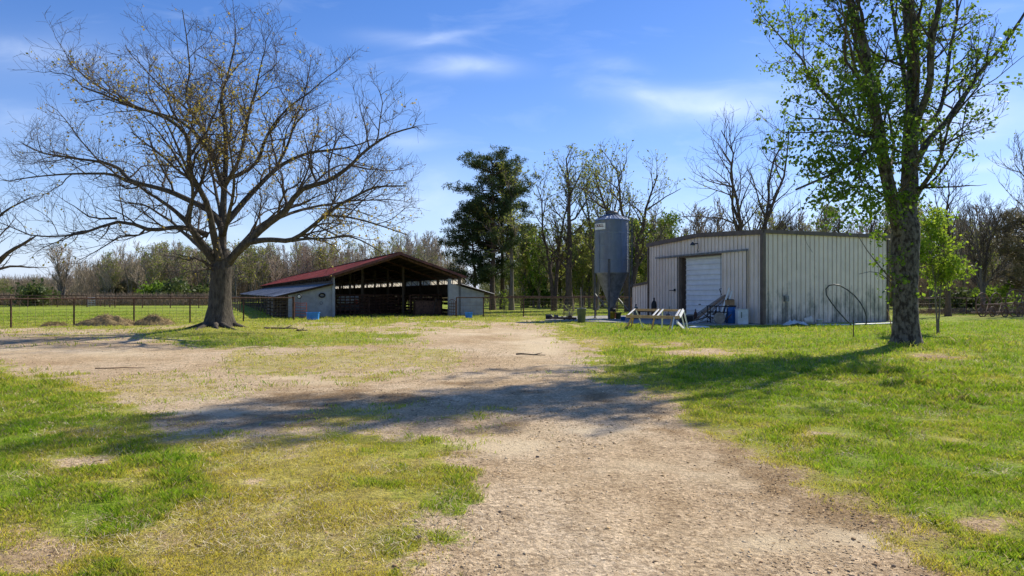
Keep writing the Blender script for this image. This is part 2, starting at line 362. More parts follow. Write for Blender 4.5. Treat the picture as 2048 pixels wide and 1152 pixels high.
def zones(X, Y):
    px, py = toimg(X, Y)
    n1 = fbm(X, Y, 4, .55)-.5; n2 = fbm(X+70, Y+20, 4, 2.3)-.5; n3 = fbm(X+5, Y+90, 3, 7.0)-.5
    nn = n1*1.6+n2*1.1+n3*.6
    soft = np.clip((py-860)/120, 0, 1)*np.clip((1000-px)/80, 0, 1)
    dirt = sm(sdf(px, py, DIRT)/(100+240*soft)+.55+nn*(1.0+.9*soft))
    g = 1-dirt
    yel = sm(sdf(px, py, YEL)/260+.5+nn*1.5)
    strip = sm(sdf(px, py, STRIP)/70+.2+nn*2.0)*.5
    under = sm(sdf(px, py, UNDER)/50+.5+nn*1.3)*.8
    midl = sm(sdf(px, py, MIDL)/80+.2+nn*1.5)*.35
    g = np.maximum(g, np.maximum(np.maximum(yel*.70, strip), np.maximum(under, midl)))
    y = np.maximum(np.maximum(yel*.95, strip*1.2), midl*1.6)
    dry = blob(px, py, [(150,925,110,14,1),(60,925,60,18,.7),(60,1095,110,45,1.1),(240,975,90,20,.35),(300,1125,90,14,.5),(470,965,80,9,.6),(1400,705,110,10,.9),(1330,690,90,8,.7),(1700,700,60,6,.5),(1880,712,60,7,.9),(1650,760,90,9,.3),
              (1800,1060,120,30,.7),(1960,1050,90,22,.8),(1560,930,90,18,.6),(1650,870,60,12,.5),(1700,960,60,12,.4),(1900,880,60,10,.4),(1480,860,70,12,.5),(1250,720,70,9,.6),(1180,690,50,20,.7),(2000,760,60,9,.4),(1500,1000,60,20,.5)])
    lawn = np.clip(n1*2.2+.5, 0, 1)
    y = np.clip(y + dry*.9*(1+n2*2) + np.clip(n2*1.3, 0, .6)+ (1-lawn)*.22, 0, 1)
    g = np.clip(g - np.clip(dry*1.1*(1+n2*3)-.25, 0, .75) - np.clip(n2*1.5-.25, 0, .5), 0, 1)
    # wheel-worn dry verge round the drive
    edge = np.exp(-(sdf(px, py, DIRT)/75)**2)
    y = np.clip(y+edge*.4, 0, 1)
    litter_shade = blob(px, py, [(640,800,140,22,1.5),(720,790,120,14,1.2),(560,835,120,16,.9),(850,800,120,20,.9),(350,838,90,11,.9),(500,855,170,13,.75),(900,850,170,13,.7),(1200,800,80,16,.6),(1060,790,120,12,.5),(930,768,70,7,.8),(820,790,60,12,.6),(1110,740,60,7,.5),(1010,742,60,4,.6),(1400,880,55,26,.75),(1470,925,70,22,.8),(1560,985,80,26,.55),(1650,1050,80,26,.45),(1330,860,50,16,.5),(900,905,60,8,.6),(690,1075,50,8,.5),(1300,905,60,10,.3),(1340,775,60,10,.6),(990,845,110,14,.6),(760,755,50,5,.5),  # some brown blobs here darken the tree's cast shadow, the rest are litter
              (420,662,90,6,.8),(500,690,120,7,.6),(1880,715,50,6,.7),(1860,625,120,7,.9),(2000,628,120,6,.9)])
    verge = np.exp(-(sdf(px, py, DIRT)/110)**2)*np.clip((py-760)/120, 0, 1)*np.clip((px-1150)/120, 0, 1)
    litter_shade = np.maximum(litter_shade, verge*.75*np.clip(n2*3+.75, 0, 1.2))
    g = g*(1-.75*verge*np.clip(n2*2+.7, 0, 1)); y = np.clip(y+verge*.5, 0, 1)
    litter_shade = np.clip(litter_shade*(1+n2*2.6)+ (n2*1.6-.34)*dirt, 0, 1)
    return g, y, litter_shade

def track(X, Y):
    px, py = toimg(X, Y); return np.clip(blob(px, py, TRK)*(1+(fbm(X+40, Y+60, 4, 1.7)-.5)*4), 0, 1)
# ground sheet: fine near the camera, reaching the horizon
def axis(a, near, far, g=1.06, s=.06):
    out = [0.0]; st = s
    while out[-1] < far:
        out.append(out[-1]+st)
        if out[-1] > near: st *= g
    return out
ya = np.array([-200,-60,-25,-10,-4] + [round(2.0+v, 4) for v in axis(0, 8, 900, 1.03, .05)])
xa = np.array(axis(0, 7, 900, 1.03, .06)); xa = np.concatenate([-xa[::-1], xa[1:]])
GX, GY = np.meshgrid(xa, ya)
ny, nx = GX.shape
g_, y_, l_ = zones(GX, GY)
GZ = hgt(GX, GY)
V = np.stack([GX.ravel(), GY.ravel(), GZ.ravel()], 1)
ii = np.arange(ny-1)[:, None]*nx + np.arange(nx-1)[None, :]
FQ = np.stack([ii, ii+1, ii+nx+1, ii+nx], -1).reshape(-1, 4)
def ground_mat():
    m = bpy.data.materials.new('ground_gravel_and_turf'); m.use_nodes = True; nt = m.node_tree; N = nt.nodes; Lk = nt.links
    bs = N['Principled BSDF']; bs.inputs['Roughness'].default_value = .95; bs.inputs['Specular IOR Level'].default_value = .15
    at = N.new('ShaderNodeAttribute'); at.attribute_name = 'zone'; sp = N.new('ShaderNodeSeparateColor'); Lk.new(at.outputs['Color'], sp.inputs[0])
    tc = N.new('ShaderNodeTexCoord')
    def noise(s, d=5, r=.6, st=None):
        n = N.new('ShaderNodeTexNoise'); n.inputs['Scale'].default_value = s; n.inputs['Detail'].default_value = d; n.inputs['Roughness'].default_value = r
        Lk.new(tc.outputs['Object'], n.inputs['Vector']); return n.outputs['Fac']
    def ramp(f, els):
        r = N.new('ShaderNodeValToRGB'); e = r.color_ramp.elements
        while len(e) < len(els): e.new(.5)
        for i, (p, c) in enumerate(els): e[i].position = p; e[i].color = (*c, 1)
        Lk.new(f, r.inputs['Fac']); return r.outputs['Color']
    def mix(f, a, b, mode='MIX'):
        x = N.new('ShaderNodeMix'); x.data_type = 'RGBA'; x.blend_type = mode
        if isinstance(f, (int, float)): x.inputs[0].default_value = f
        else: Lk.new(f, x.inputs[0])
        for i, q in ((6, a), (7, b)):
            if isinstance(q, tuple): x.inputs[i].default_value = (*q, 1)
            else: Lk.new(q, x.inputs[i])
        return x.outputs[2]
    big = noise(.35, 5); mid = noise(3.0, 6, .7); fine = noise(45, 4, .7); gr = noise(16, 5, .75)
    dirt = ramp(big, [(.3, (.58,.415,.235)), (.5, (.72,.555,.35)), (.7, (.81,.66,.46))])
    dirt = mix(.8, dirt, ramp(mid, [(.3, (.62,.58,.52)), (.55, (1,1,1)), (.8, (1.1,1.08,1.05))]), 'MULTIPLY')
    vo = N.new('ShaderNodeTexVoronoi'); vo.inputs['Scale'].default_value = 38; Lk.new(tc.outputs['Object'], vo.inputs['Vector'])
    hsv = N.new('ShaderNodeSeparateColor'); Lk.new(vo.outputs['Color'], hsv.inputs[0])
    st = ramp(hsv.outputs[0], [(0, (.45,.40,.36)), (.35, (.85,.80,.74)), (.7, (1.05,1.02,.98)), (1, (1.3,1.28,1.25))])
    dirt = mix(.75, dirt, st, 'MULTIPLY')
    dirt = mix(.7, dirt, ramp(fine, [(.3, (.55,.52,.5)), (.55, (1,1,1)), (.75, (1.25,1.22,1.2))]), 'MULTIPLY')
    tk = N.new('ShaderNodeAttribute'); tk.attribute_name = 'track'
    packed = mix(.35, ramp(big, [(.3, (.75,.58,.34)), (.7, (.86,.70,.46))]), ramp(fine, [(.3, (.6,.58,.55)), (.7, (1.1,1.1,1.1))]), 'MULTIPLY')
    tkf = N.new('ShaderNodeMath'); tkf.operation = 'MULTIPLY'; Lk.new(tk.outputs['Fac'], tkf.inputs[0]); tkf.inputs[1].default_value = .85
    dirt = mix(tkf.outputs[0], dirt, packed)
    green = ramp(mid, [(.3, (.15,.24,.018)), (.5, (.24,.35,.025)), (.72, (.35,.44,.04))])
    yel = ramp(mid, [(.3, (.36,.28,.08)), (.5, (.52,.44,.10)), (.72, (.60,.53,.16))])
    turf = mix(sp.outputs[1], green, yel)
    turf = mix(.85, turf, ramp(gr, [(.3, (.35,.38,.33)), (.5, (.9,.9,.9)), (.7, (1.35,1.3,1.25))]), 'MULTIPLY')
    turf = mix(.5, turf, ramp(fine, [(.35, (.5,.5,.5)), (.65, (1.3,1.3,1.3))]), 'MULTIPLY')
    # turf cover broken up by fine noise
    a = N.new('ShaderNodeMath'); a.operation = 'ADD'; Lk.new(sp.outputs[0], a.inputs[0])
    b = N.new('ShaderNodeMapRange'); b.inputs['To Min'].default_value = -.45; b.inputs['To Max'].default_value = .45; b.inputs['From Min'].default_value = .25; b.inputs['From Max'].default_value = .75; Lk.new(gr, b.inputs['Value']); Lk.new(b.outputs[0], a.inputs[1])
    c = N.new('ShaderNodeMapRange'); c.inputs['From Min'].default_value = .3; c.inputs['From Max'].default_value = .7; Lk.new(a.outputs[0], c.inputs['Value'])
    out = mix(c.outputs[0], dirt, turf)
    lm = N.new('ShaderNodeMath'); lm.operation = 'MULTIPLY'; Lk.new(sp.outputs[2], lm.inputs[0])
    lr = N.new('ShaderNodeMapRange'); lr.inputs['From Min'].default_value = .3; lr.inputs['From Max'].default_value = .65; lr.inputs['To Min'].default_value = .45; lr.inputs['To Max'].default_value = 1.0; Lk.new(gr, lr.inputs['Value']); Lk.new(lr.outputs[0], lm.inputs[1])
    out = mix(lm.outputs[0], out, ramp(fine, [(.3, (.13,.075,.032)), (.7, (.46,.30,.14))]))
    Lk.new(out, bs.inputs['Base Color'])
    bp = N.new('ShaderNodeBump'); bp.inputs['Strength'].default_value = .9; bp.inputs['Distance'].default_value = .012
    s2 = N.new('ShaderNodeMath'); s2.operation = 'ADD'; Lk.new(fine, s2.inputs[0]); Lk.new(hsv.outputs[1], s2.inputs[1])
    Lk.new(s2.outputs[0], bp.inputs['Height'])
    bp2 = N.new('ShaderNodeBump'); bp2.inputs['Strength'].default_value = .8; bp2.inputs['Distance'].default_value = .06; Lk.new(gr, bp2.inputs['Height']); Lk.new(bp.outputs[0], bp2.inputs['Normal'])
    Lk.new(bp2.outputs[0], bs.inputs['Normal'])
    return m
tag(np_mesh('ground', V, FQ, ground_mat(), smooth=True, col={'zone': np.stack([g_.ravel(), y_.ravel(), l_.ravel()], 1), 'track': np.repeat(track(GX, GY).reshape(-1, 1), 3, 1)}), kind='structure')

# ------------------------------------------------------------------ grass, stones, litter
def logsample(n, d0, d1, half=1.15):
    Y = np.exp(NP.uniform(math.log(d0), math.log(d1), n)); X = NP.uniform(-half, half, n)*Y
    return X, Y
def grass(n, d0, d1, name, label):
    X, Y = logsample(n, d0, d1)
    # clumping
    cl = fbm(X+31, Y+11, 3, 3.0)
    g, y, l = zones(X, Y)
    bar = ((X > 6.0) & (Y > 33.5) & (Y < 48)) & ((X-12.54)*.35-(Y-34.1)*.94 < 0)   # under the shop and its slab
    p = g*np.clip(.30+(cl-.35)*2.6, .10, 1)
    k = (NP.random(n) < p) & ~bar
    X, Y, cl, y, g, l = X[k], Y[k], cl[k], y[k], g[k], l[k]; n = len(X)
    Z = hgt(X, Y)
    px, py = toimg(X, Y)
    dap = np.clip((fbm(X+8, Y+44, 3, 4.5)-.5)*3.2+.5, 0, 1)
    lush = sm((fbm(X+3, Y+77, 3, 1.1)-.5)*5)*np.clip(1-y*1.2, 0, 1)
    tall = blob(px, py, [(1900,780,160,40,.8),(1780,745,100,16,.8),(1600,860,120,30,.3),(1930,690,60,8,1),(1820,700,60,6,.9),(1530,690,60,6,.8),(1350,665,40,5,.9),(1270,655,40,5,.9),(720,640,200,8,.9),(200,1000,200,90,.4),(60,800,120,40,.5),(1720,660,80,5,.6),(1560,800,60,12,.3)])
    H = (.010+.025*dap+.010*cl+.020*lush+.07*tall*np.clip(cl*2-.5, 0, 1))*NP.uniform(.6, 1.4, n)*np.where(y > .55, .55, 1)
    H *= np.clip(Y/9, 1, 1.8)
    W = .0023*np.clip(Y/5, 1, 6)*NP.uniform(.7, 1.4, n)
    th = NP.uniform(0, TAU, n); lean = NP.uniform(.1, .95, n)*H*1.1; la = NP.uniform(0, TAU, n)
    bx, by = np.cos(th)*W, np.sin(th)*W
    tx, ty = np.cos(la)*lean, np.sin(la)*lean
    A = np.stack([X-bx, Y-by, Z-.004], 1); B = np.stack([X+bx, Y+by, Z-.004], 1)
    C = np.stack([X+tx*.45+bx*.6, Y+ty*.45+by*.6, Z+H*.62], 1); D = np.stack([X+tx, Y+ty, Z+H], 1)
    V = np.stack([A, B, C, D], 1).reshape(-1, 3); base = np.arange(n)*4
    Fc = np.stack([base, base+1, base+2, base+3], 1)
    gr = np.array([.35,.50,.025]); gr2 = np.array([.20,.36,.015]); yl = np.array([.74,.62,.09]); dr = np.array([.50,.40,.20])
    t = NP.random(n)[:, None]
    c = gr*(1-t)+gr2*t
    c = c*(1-lush[:, None]*.35)+np.array([.07,.20,.012])*lush[:, None]*.35
    yy = np.clip(y+NP.normal(0, .25, n)+(.55-dap)*.3, 0, 1)[:, None]
    c = c*(1-yy)+yl*yy
    dd = (NP.random(n) < .12+.4*np.clip(y-.5, 0, 1)+.30*np.clip(.45-dap, 0, 1))[:, None]
    c = np.where(dd, dr*NP.uniform(.6, 1, (n, 1)), c)
    o = np_mesh(name, V, Fc, M['grassblade'], col={'col': np.repeat(c, 4, 0)})
    tag(o, label, 'grass', kind='stuff')
grass(1150000, 3.2, 14, 'near_grass', 'short patchy green and straw coloured grass beside the gravel drive')
grass(560000, 14, 60, 'lawn_grass', 'sunlit rough lawn around the shop, trees and barn')

def stones(n, d0, d1):
    # loose stones, thinner where litter lies
    X, Y = logsample(n, d0, d1); g, y, l = zones(X, Y)
    cl = fbm(X+13, Y+41, 3, .8)
    k = NP.random(n) < np.clip(1-g*1.1, 0, 1)*np.clip((cl-.3)*3, .12, 1)*np.clip(1-l*1.3, .05, 1)*(1-.9*track(X, Y))
    X, Y = X[k], Y[k]; n = len(X); Z = hgt(X, Y)
    s = NP.lognormal(math.log(.0043), .5, n)*np.clip(Y/6, 1, 1.6); s = np.clip(s, .002, .022)
    o = np.array([(1,0,0),(0,1,0),(-1,0,0),(0,-1,0),(0,0,1),(0,0,-1)], float)
    a = NP.uniform(0, TAU, n); ca, sa = np.cos(a), np.sin(a)
    O = np.repeat(o[None], n, 0)*NP.uniform(.6, 1.3, (n, 6, 1))*np.stack([s*1.2, s*.85, s*.55], 1)[:, None, :]
    x = O[..., 0]*ca[:, None]-O[..., 1]*sa[:, None]; yv = O[..., 0]*sa[:, None]+O[..., 1]*ca[:, None]
    V = np.stack([x+X[:, None], yv+Y[:, None], O[..., 2]+(Z+s*.2)[:, None]], -1).reshape(-1, 3)
    f = np.array([(0,1,4),(1,2,4),(2,3,4),(3,0,4),(1,0,5),(2,1,5),(3,2,5),(0,3,5)])
    Fc = (f[None]+(np.arange(n)*6)[:, None, None]).reshape(-1, 3)
    pal = np.array([(.72,.52,.28),(.58,.39,.18),(.82,.66,.42),(.40,.26,.13),(.27,.20,.13),(.68,.54,.36),(.48,.29,.14)])
    c = pal[NP.choice(len(pal), n, p=[.27,.2,.15,.12,.08,.12,.06])]*NP.uniform(.7, 1.1, (n, 1))
    tag(np_mesh('gravel', V, Fc, M['stone'], col={'col': np.repeat(c, 6, 0)}), 'tan and brown gravel stones loose on the drive', 'gravel', kind='stuff')
stones(140000, 3.2, 20)
def litter(n):
    X, Y = logsample(n, 3.2, 32); g, y, l = zones(X, Y)
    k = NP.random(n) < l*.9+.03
    X, Y = X[k], Y[k]; n = len(X); Z = hgt(X, Y)+.006
    s = NP.uniform(.006, .018, n)*np.clip(Y/7, 1, 2)
    a = NP.uniform(0, TAU, n); el = NP.uniform(.12, .5, n)
    ux, uy = np.cos(a)*s, np.sin(a)*s; vx, vy = -np.sin(a)*s*el, np.cos(a)*s*el
    zz = lambda: Z+NP.uniform(0, .012, n)
    V = np.stack([np.stack([X-ux, Y-uy, zz()], 1), np.stack([X+vx, Y+vy, zz()], 1), np.stack([X+ux, Y+uy, zz()], 1), np.stack([X-vx, Y-vy, zz()], 1)], 1).reshape(-1, 3)
    b = np.arange(n)*4; Fc = np.stack([b, b+1, b+2, b+3], 1)
    pal = np.array([(.42,.26,.11),(.25,.15,.065),(.54,.38,.19),(.13,.08,.045)])
    c = pal[NP.choice(4, n)]
    tag(np_mesh('leaf_litter_and_shade', V, Fc, M['stone'], col={'col': np.repeat(c, 4, 0)}), 'brown dead leaves and straw scattered on the dirt, thicker to darken the tree shadow', 'leaf litter', kind='stuff')
litter(120000)
def straw(n):
    X, Y = logsample(n, 3.2, 26); g, y, l = zones(X, Y)
    patch = sm((fbm(X+61, Y+17, 4, 1.3)-.52)*7)
    k = NP.random(n) < g*np.clip(patch*.75+y*.12-.1, .02, .7)
    X, Y = X[k], Y[k]; n = len(X); Z = hgt(X, Y)+NP.uniform(.004, .035, n)
    s = NP.uniform(.012, .034, n)*np.clip(Y/8, 1, 1.8); w_ = .0014*np.clip(Y/5, 1, 4); a = NP.uniform(0, TAU, n)
    ux, uy = np.cos(a)*s, np.sin(a)*s; vx, vy = -np.sin(a)*w_, np.cos(a)*w_; dz = NP.normal(0, .012, n)
    V = np.stack([np.stack([X-ux-vx, Y-uy-vy, Z-dz], 1), np.stack([X-ux+vx, Y-uy+vy, Z-dz], 1), np.stack([X+ux+vx, Y+uy+vy, Z+dz], 1), np.stack([X+ux-vx, Y+uy-vy, Z+dz], 1)], 1).reshape(-1, 3)
    b = np.arange(n)*4; pal = np.array([(.60,.48,.26),(.50,.37,.18),(.38,.27,.12),(.66,.56,.36)])
    c = pal[NP.choice(4, n)]
    tag(np_mesh('dead_grass', V, np.stack([b, b+1, b+2, b+3], 1), M['stone'], col={'col': np.repeat(c, 4, 0)}), 'pale dead grass stems lying flat in the lawn', 'dead grass', kind='stuff')
straw(210000)

# ------------------------------------------------------------------ trees
class Tubes:
    def __init__(s): s.b = {}
    def add(s, pts, rad, n): s.b.setdefault(n, []).append((pts, rad))
    def arrays(s):
        VV = []; FF = []; base = 0
        for n, L in s.b.items():
            ang = np.arange(n)*TAU/n; ca = np.cos(ang)[None, :, None]; sa = np.sin(ang)[None, :, None]
            for pts, rad in L:
                p = np.array(pts, float); r = np.array(rad, float); m = len(p)
                t = np.gradient(p, axis=0); t /= np.linalg.norm(t, axis=1, keepdims=True)+1e-9
                ax = np.array([.31,.95,.05]) if abs(t[0][1]) < .8 else np.array([1,.1,.2])
                u = np.cross(t, ax); u /= np.linalg.norm(u, axis=1, keepdims=True)+1e-9; v = np.cross(t, u)
                ring = p[:, None]+(u[:, None]*ca+v[:, None]*sa)*r[:, None, None]
                VV.append(ring.reshape(-1, 3))
                i = (np.arange(m-1)*n)[:, None]; k = np.arange(n)[None]; k2 = (k+1) % n
                FF.append((np.stack([i+k, i+k2, i+n+k2, i+n+k], -1).reshape(-1, 4))+base)
                base += m*n
        return np.concatenate(VV), np.concatenate(FF)
    def build(s, name, m, parent, smooth=True):
        if not s.b: return None
        V, Fq = s.arrays(); return np_mesh(name, V, Fq, m, parent, smooth)
def leafquads(name, C, size, m, parent, rng=NP, aspect=.55, down=0, jitter=.5, droopy=False):
    C = np.asarray(C, float); n = len(C)
    if n == 0: return None
    d = rng.normal(size=(n, 3)); 
    if down: d[:, 2] -= down
    d /= np.linalg.norm(d, axis=1, keepdims=True)
    e = rng.normal(size=(n, 3)); e -= d*(e*d).sum(1, keepdims=True); e /= np.linalg.norm(e, axis=1, keepdims=True)
    s = (size*rng.uniform(1-jitter, 1+jitter, n))[:, None]
    V = np.stack([C, C+d*s*.5+e*s*aspect*.5, C+d*s, C+d*s*.5-e*s*aspect*.5], 1).reshape(-1, 3)
    b = np.arange(n)*4
    return np_mesh(name, V, np.stack([b, b+1, b+2, b+3], 1), m, parent)

def rnd_perp(d, rng):
    v = Vector((rng.gauss(0,1), rng.gauss(0,1), rng.gauss(0,1))); v = v-d*v.dot(d)
    return v.normalized() if v.length > 1e-4 else d.orthogonal().normalized()
class Grower:
    def __init__(s, rng, env=None, trop=.06, wander=.16, spacing=(.5,.28,.16), ratio=(.6,.5,.45), lens=None, maxlvl=3, rmin=.006, seg=.3, ang=(.5,1.0), droop=0, leaf_lvls=(3,), leaf_n=1, sides=(10,7,5,4,3)):
        s.__dict__.update(locals()); s.thick = Tubes(); s.thin = Tubes(); s.leaves = []; s.limit = 60000; s.count = 0
    def poly(s, pts, r0, r1, lvl, kids=True, start=.15):
        """a hand-placed limb, resampled and given side branches"""
        rng = s.rng; q = [pts[0]]
        for a, b in zip(pts[:-1], pts[1:]):
            L = (b-a).length; k = max(1, int(L/.35))
            for i in range(1, k+1):
                p = a.lerp(b, i/k)
                if i < k: p = p+Vector((rng.gauss(0,1), rng.gauss(0,1), rng.gauss(0,1)))*.022*L**.5
                q.append(p)
        # light smoothing
        q2 = [q[0]]+[(q[i-1]+q[i]*2+q[i+1])/4 for i in range(1, len(q)-1)]+[q[-1]]
        n = len(q2); rad = [r0+(r1-r0)*(i/(n-1))**.8 for i in range(n)]
        rad = [r*(1+rng.uniform(-.06,.06)) for r in rad]
        (s.thick if lvl <= 1 else s.thin).add(q2, rad, s.sides[min(lvl, 4)])
        if kids: s.kids(q2, rad, lvl, start)
        # continue the tip
        d = (q2[-1]-q2[-3]).normalized() if n > 3 else (q2[-1]-q2[0]).normalized()
        s.branch(q2[-1], d, s.lens[min(lvl+1, len(s.lens)-1)]*.8, r1, lvl+1)
    def kids(s, pts, rad, lvl, start=.2):
        if lvl >= s.maxlvl: return
        rng = s.rng; sp = s.spacing[min(lvl, len(s.spacing)-1)]
        acc = 0; tot = sum((pts[i+1]-pts[i]).length for i in range(len(pts)-1)); run = 0; nxt = tot*start
        for i in range(len(pts)-1):
            seg = pts[i+1]-pts[i]; L = seg.length
            if L < 1e-5: continue
            d = seg/L
            while run+L > nxt:
                f = (nxt-run)/L; p = pts[i]+seg*f; fr = nxt/tot
                ang = rng.uniform(*s.ang); pr = rnd_perp(d, rng)
                if pr.z < 0 and rng.random() < .45: pr = -pr
                cd = (d*math.cos(ang)+pr*math.sin(ang)).normalized()
                ln = s.lens[min(lvl+1, len(s.lens)-1)]*rng.uniform(.55, 1.25)*(1.05-.45*fr)
                cr = min(rad[i]*rng.uniform(.4, .7), ln*.022+.004)
                s.branch(p, cd, ln, max(cr, s.rmin), lvl+1)
                nxt += sp*rng.uniform(.6, 1.4)
            run += L
    def branch(s, p, d, L, r, lvl):
        if s.count > s.limit or L < .05: return
        rng = s.rng; s.count += 1
        n = max(2, min(9, int(L/s.seg*(1 if lvl < 3 else 1.5))))
        pts = [p.copy()]; st = L/n
        for i in range(n):
            d = (d+Vector((rng.gauss(0,1), rng.gauss(0,1), rng.gauss(0,1)))*s.wander+Vector((0,0,s.trop-(s.droop if lvl >= s.maxlvl-1 else 0)))).normalized()
            q = pts[-1]+d*st
            if s.env is not None and not s.env(q, rng): break
            pts.append(q)
        if len(pts) < 2: return
        rad = [max(s.rmin*.7, r*(1-.75*i/(len(pts)-1))) for i in range(len(pts))]
        (s.thick if lvl <= 1 else s.thin).add(pts, rad, s.sides[min(lvl, 4)])
        if lvl in s.leaf_lvls:
            for _ in range(s.leaf_n): s.leaves.append(pts[-1].lerp(pts[max(0, len(pts)-2)], rng.random()))
        s.kids(pts, rad, lvl)

def trunk_mesh(T, pts, radii, n=18, flute=.1, rng=R, ph=0):
    """rooted trunk: closed rings with fluting that dies out upward"""
    V = []; Fc = []; m = len(pts)
    for i, (p, r) in enumerate(zip(pts, radii)):
        k = max(0, 1-i/(m*.75))
        for j in range(n):
            a = TAU*j/n; f = 1+flute*k*k*(math.sin(5*a+ph)+.6*math.sin(3*a+1+ph))+.03*rng.uniform(-1,1)
            V.append((p.x+math.cos(a)*r*f, p.y+math.sin(a)*r*f, p.z))
    for i in range(m-1):
        for j in range(n): Fc.append((i*n+j, i*n+(j+1) % n, (i+1)*n+(j+1) % n, (i+1)*n+j))
    return V, Fc

def join_np(parts):
    V = []; Fq = []; b = 0
    for v, f in parts:
        v = np.asarray(v, float); f = np.asarray(f, int); V.append(v); Fq.append(f+b); b += len(v)
    return np.concatenate(V), np.concatenate(Fq)

# ---- the big bare oak on the left
def big_oak():
    rng = random.Random(21)
    D0 = LT.y; root = thing('oak_tree', 'big spreading almost bare tree with stout trunk standing left beside the gravel drive', 'tree', (LT.x, LT.y, .2))
    def Q(*pts): return [P(x, D0+dd, y) for (x, y, dd) in pts]
    c = P(432, D0, 300)
    noise = {}
    def env(q, g):
        x = (q.x-c.x)/9.5; y = (q.y-c.y)/7.4; z = (q.z-c.z)
        z = z/(6.3 if z > 0 else 7.6)
        # broader in the lower half
        rr = x*x+y*y+z*z+(.10*math.sin(q.x*1.9+q.y)+.08*math.sin(q.z*2.3+q.x*1.3))
        return rr < 1.0*g.uniform(.86, 1.1) and q.z > 1.9+.5*g.random()
    G = Grower(rng, env, trop=.02, wander=.2, spacing=(.5,.48,.25,.145), lens=(5,4,3.0,1.45,.62), maxlvl=4, rmin=.006, seg=.3, ang=(.5,1.15), leaf_lvls=(4,), leaf_n=1)
    limbs = [
        (Q((414,470,-.2),(380,456,-.8),(341,455,-1.4),(292,463,-1.8),(275,448,-2.1),(234,436,-2.4),(200,455,-2.6),(165,470,-2.8),(100,473,-3.2)), .17, .035, 1),
        (Q((234,436,-2.4),(200,438,-2.6),(174,438,-2.7),(160,418,-2.8),(148,412,-2.9)), .06, .02, 2),
        (Q((436,528,0),(408,494,-.4),(387,464,-.8),(370,436,-1.1),(352,424,-1.2)), .30, .10, 1),
        (Q((378,445,-1),(383,410,-1.5),(388,375,-2.2),(370,330,-2.8),(350,280,-3.3),(330,240,-3.6)), .12, .03, 1),
        (Q((440,518,-.3),(426,467,-.7),(415,406,-1.2),(402,376,-1.6),(378,354,-2),(374,320,-2.3),(385,290,-2.6),(360,250,-2.8),(310,225,-3),(255,210,-3.2),(180,180,-3.3)), .21, .03, 1),
        (Q((447,470,.1),(432,430,.1),(402,412,.2),(371,397,.4),(335,380,.5),(296,371,.6),(256,362,.7),(240,335,.9),(200,323,1),(140,315,1),(87,308,1),(50,290,1)), .20, .03, 1),
        (Q((262,365,.7),(230,345,.5),(190,346,.3),(147,347,0),(90,352,-.3),(20,362,-.6)), .09, .02, 1),
        (Q((446,530,.1),(447,451,.3),(448,391,.5),(449,354,.6),(453,312,.8),(451,256,1),(440,200,1),(455,150,1.1),(470,90,1.2)), .34, .03, 1),
        (Q((448,380,.5),(434,338,.3),(417,299,0),(382,256,-.3),(347,234,-.5),(290,222,-.8),(225,190,-1),(180,160,-1.2)), .14, .025, 1),
        (Q((434,338,.3),(425,300,.6),(400,250,.9),(382,226,1.2),(369,191,1.4),(382,143,1.6),(373,65,1.8),(365,20,1.9)), .11, .02, 1),
        (Q((382,226,1.2),(340,190,1.8),(290,140,2.2),(250,90,2.5)), .07, .02, 1),
        (Q((452,445,.6),(481,412,1.0),(502,388,1.4),(523,366,1.7),(551,338,2.2),(577,321,2.6),(620,304,2.9),(694,297,3.4),(740,280,3.6)), .19, .03, 1),
        (Q((551,338,2.2),(575,290,2.4),(590,240,2.6),(610,190,2.8),(620,130,3)), .09, .02, 1),
        (Q((449,360,.5),(470,352,.9),(499,343,1.3),(520,321,1.6),(525,290,1.8),(545,250,1.9),(575,215,2),(625,180,2.1),(660,150,2.2)), .13, .02, 1),
        (Q((449,372,.4),(475,330,-.6),(490,280,-1.5),(500,220,-2.2),(515,160,-2.8),(530,100,-3.2)), .12, .02, 1),
        (Q((458,525,0),(493,488,-.3),(517,464,-.5),(542,442,-.6),(572,424,-.7),(587,394,-.8),(603,373,-.9),(651,367,-1),(694,338,-1.1),(738,295,-1.1),(781,265,-1.2),(830,254,-1.2)), .25, .03, 1),
        (Q((500,484,-.4),(542,479,-.9),(584,482,-1.4),(614,461,-1.8),(650,430,-2.2),(694,399,-2.5),(750,372,-2.8),(810,372,-3)), .17, .03, 1),
        (Q((542,442,-.6),(600,420,.3),(660,408,1.2),(720,400,1.9),(790,400,2.4)), .10, .02, 1),
        (Q((584,482,-1.4),(640,478,-2),(700,470,-2.6),(740,488,-3),(775,512,-3.4)), .08, .02, 1),
        (Q((650,430,-2.2),(700,435,-2.8),(760,450,-3.2),(815,470,-3.4)), .07, .02, 1),
        (Q((430,520,.2),(405,500,1),(385,480,2),(340,440,3),(290,410,4),(230,400,4.6)), .15, .03, 1),
        (Q((455,520,.4),(480,490,1.4),(520,450,2.6),(570,420,3.6),(640,390,4.6)), .17, .03, 1),
        (Q((445,470,.3),(440,420,1.3),(425,350,2.4),(410,280,3.4),(400,200,4)), .13, .02, 1),
        (Q((448,470,-.2),(460,420,-1.4),(470,360,-2.6),(460,300,-3.6),(450,230,-4.4)), .13, .02, 1),
        (Q((425,535,-.2),(405,520,-.6),(385,512,-1),(378,520,-1.2)), .10, .03, 2),
        (Q((428,540,-.3),(400,538,-1.3),(365,545,-2),(330,560,-2.4)), .05, .015, 2),
    ]
    for i, (pts, r0, r1, lv) in enumerate(limbs): G.poly(pts, r0*(.56 if i == 7 else .74), r1*.8, lv, start=.3 if r0 > .1 else .12)
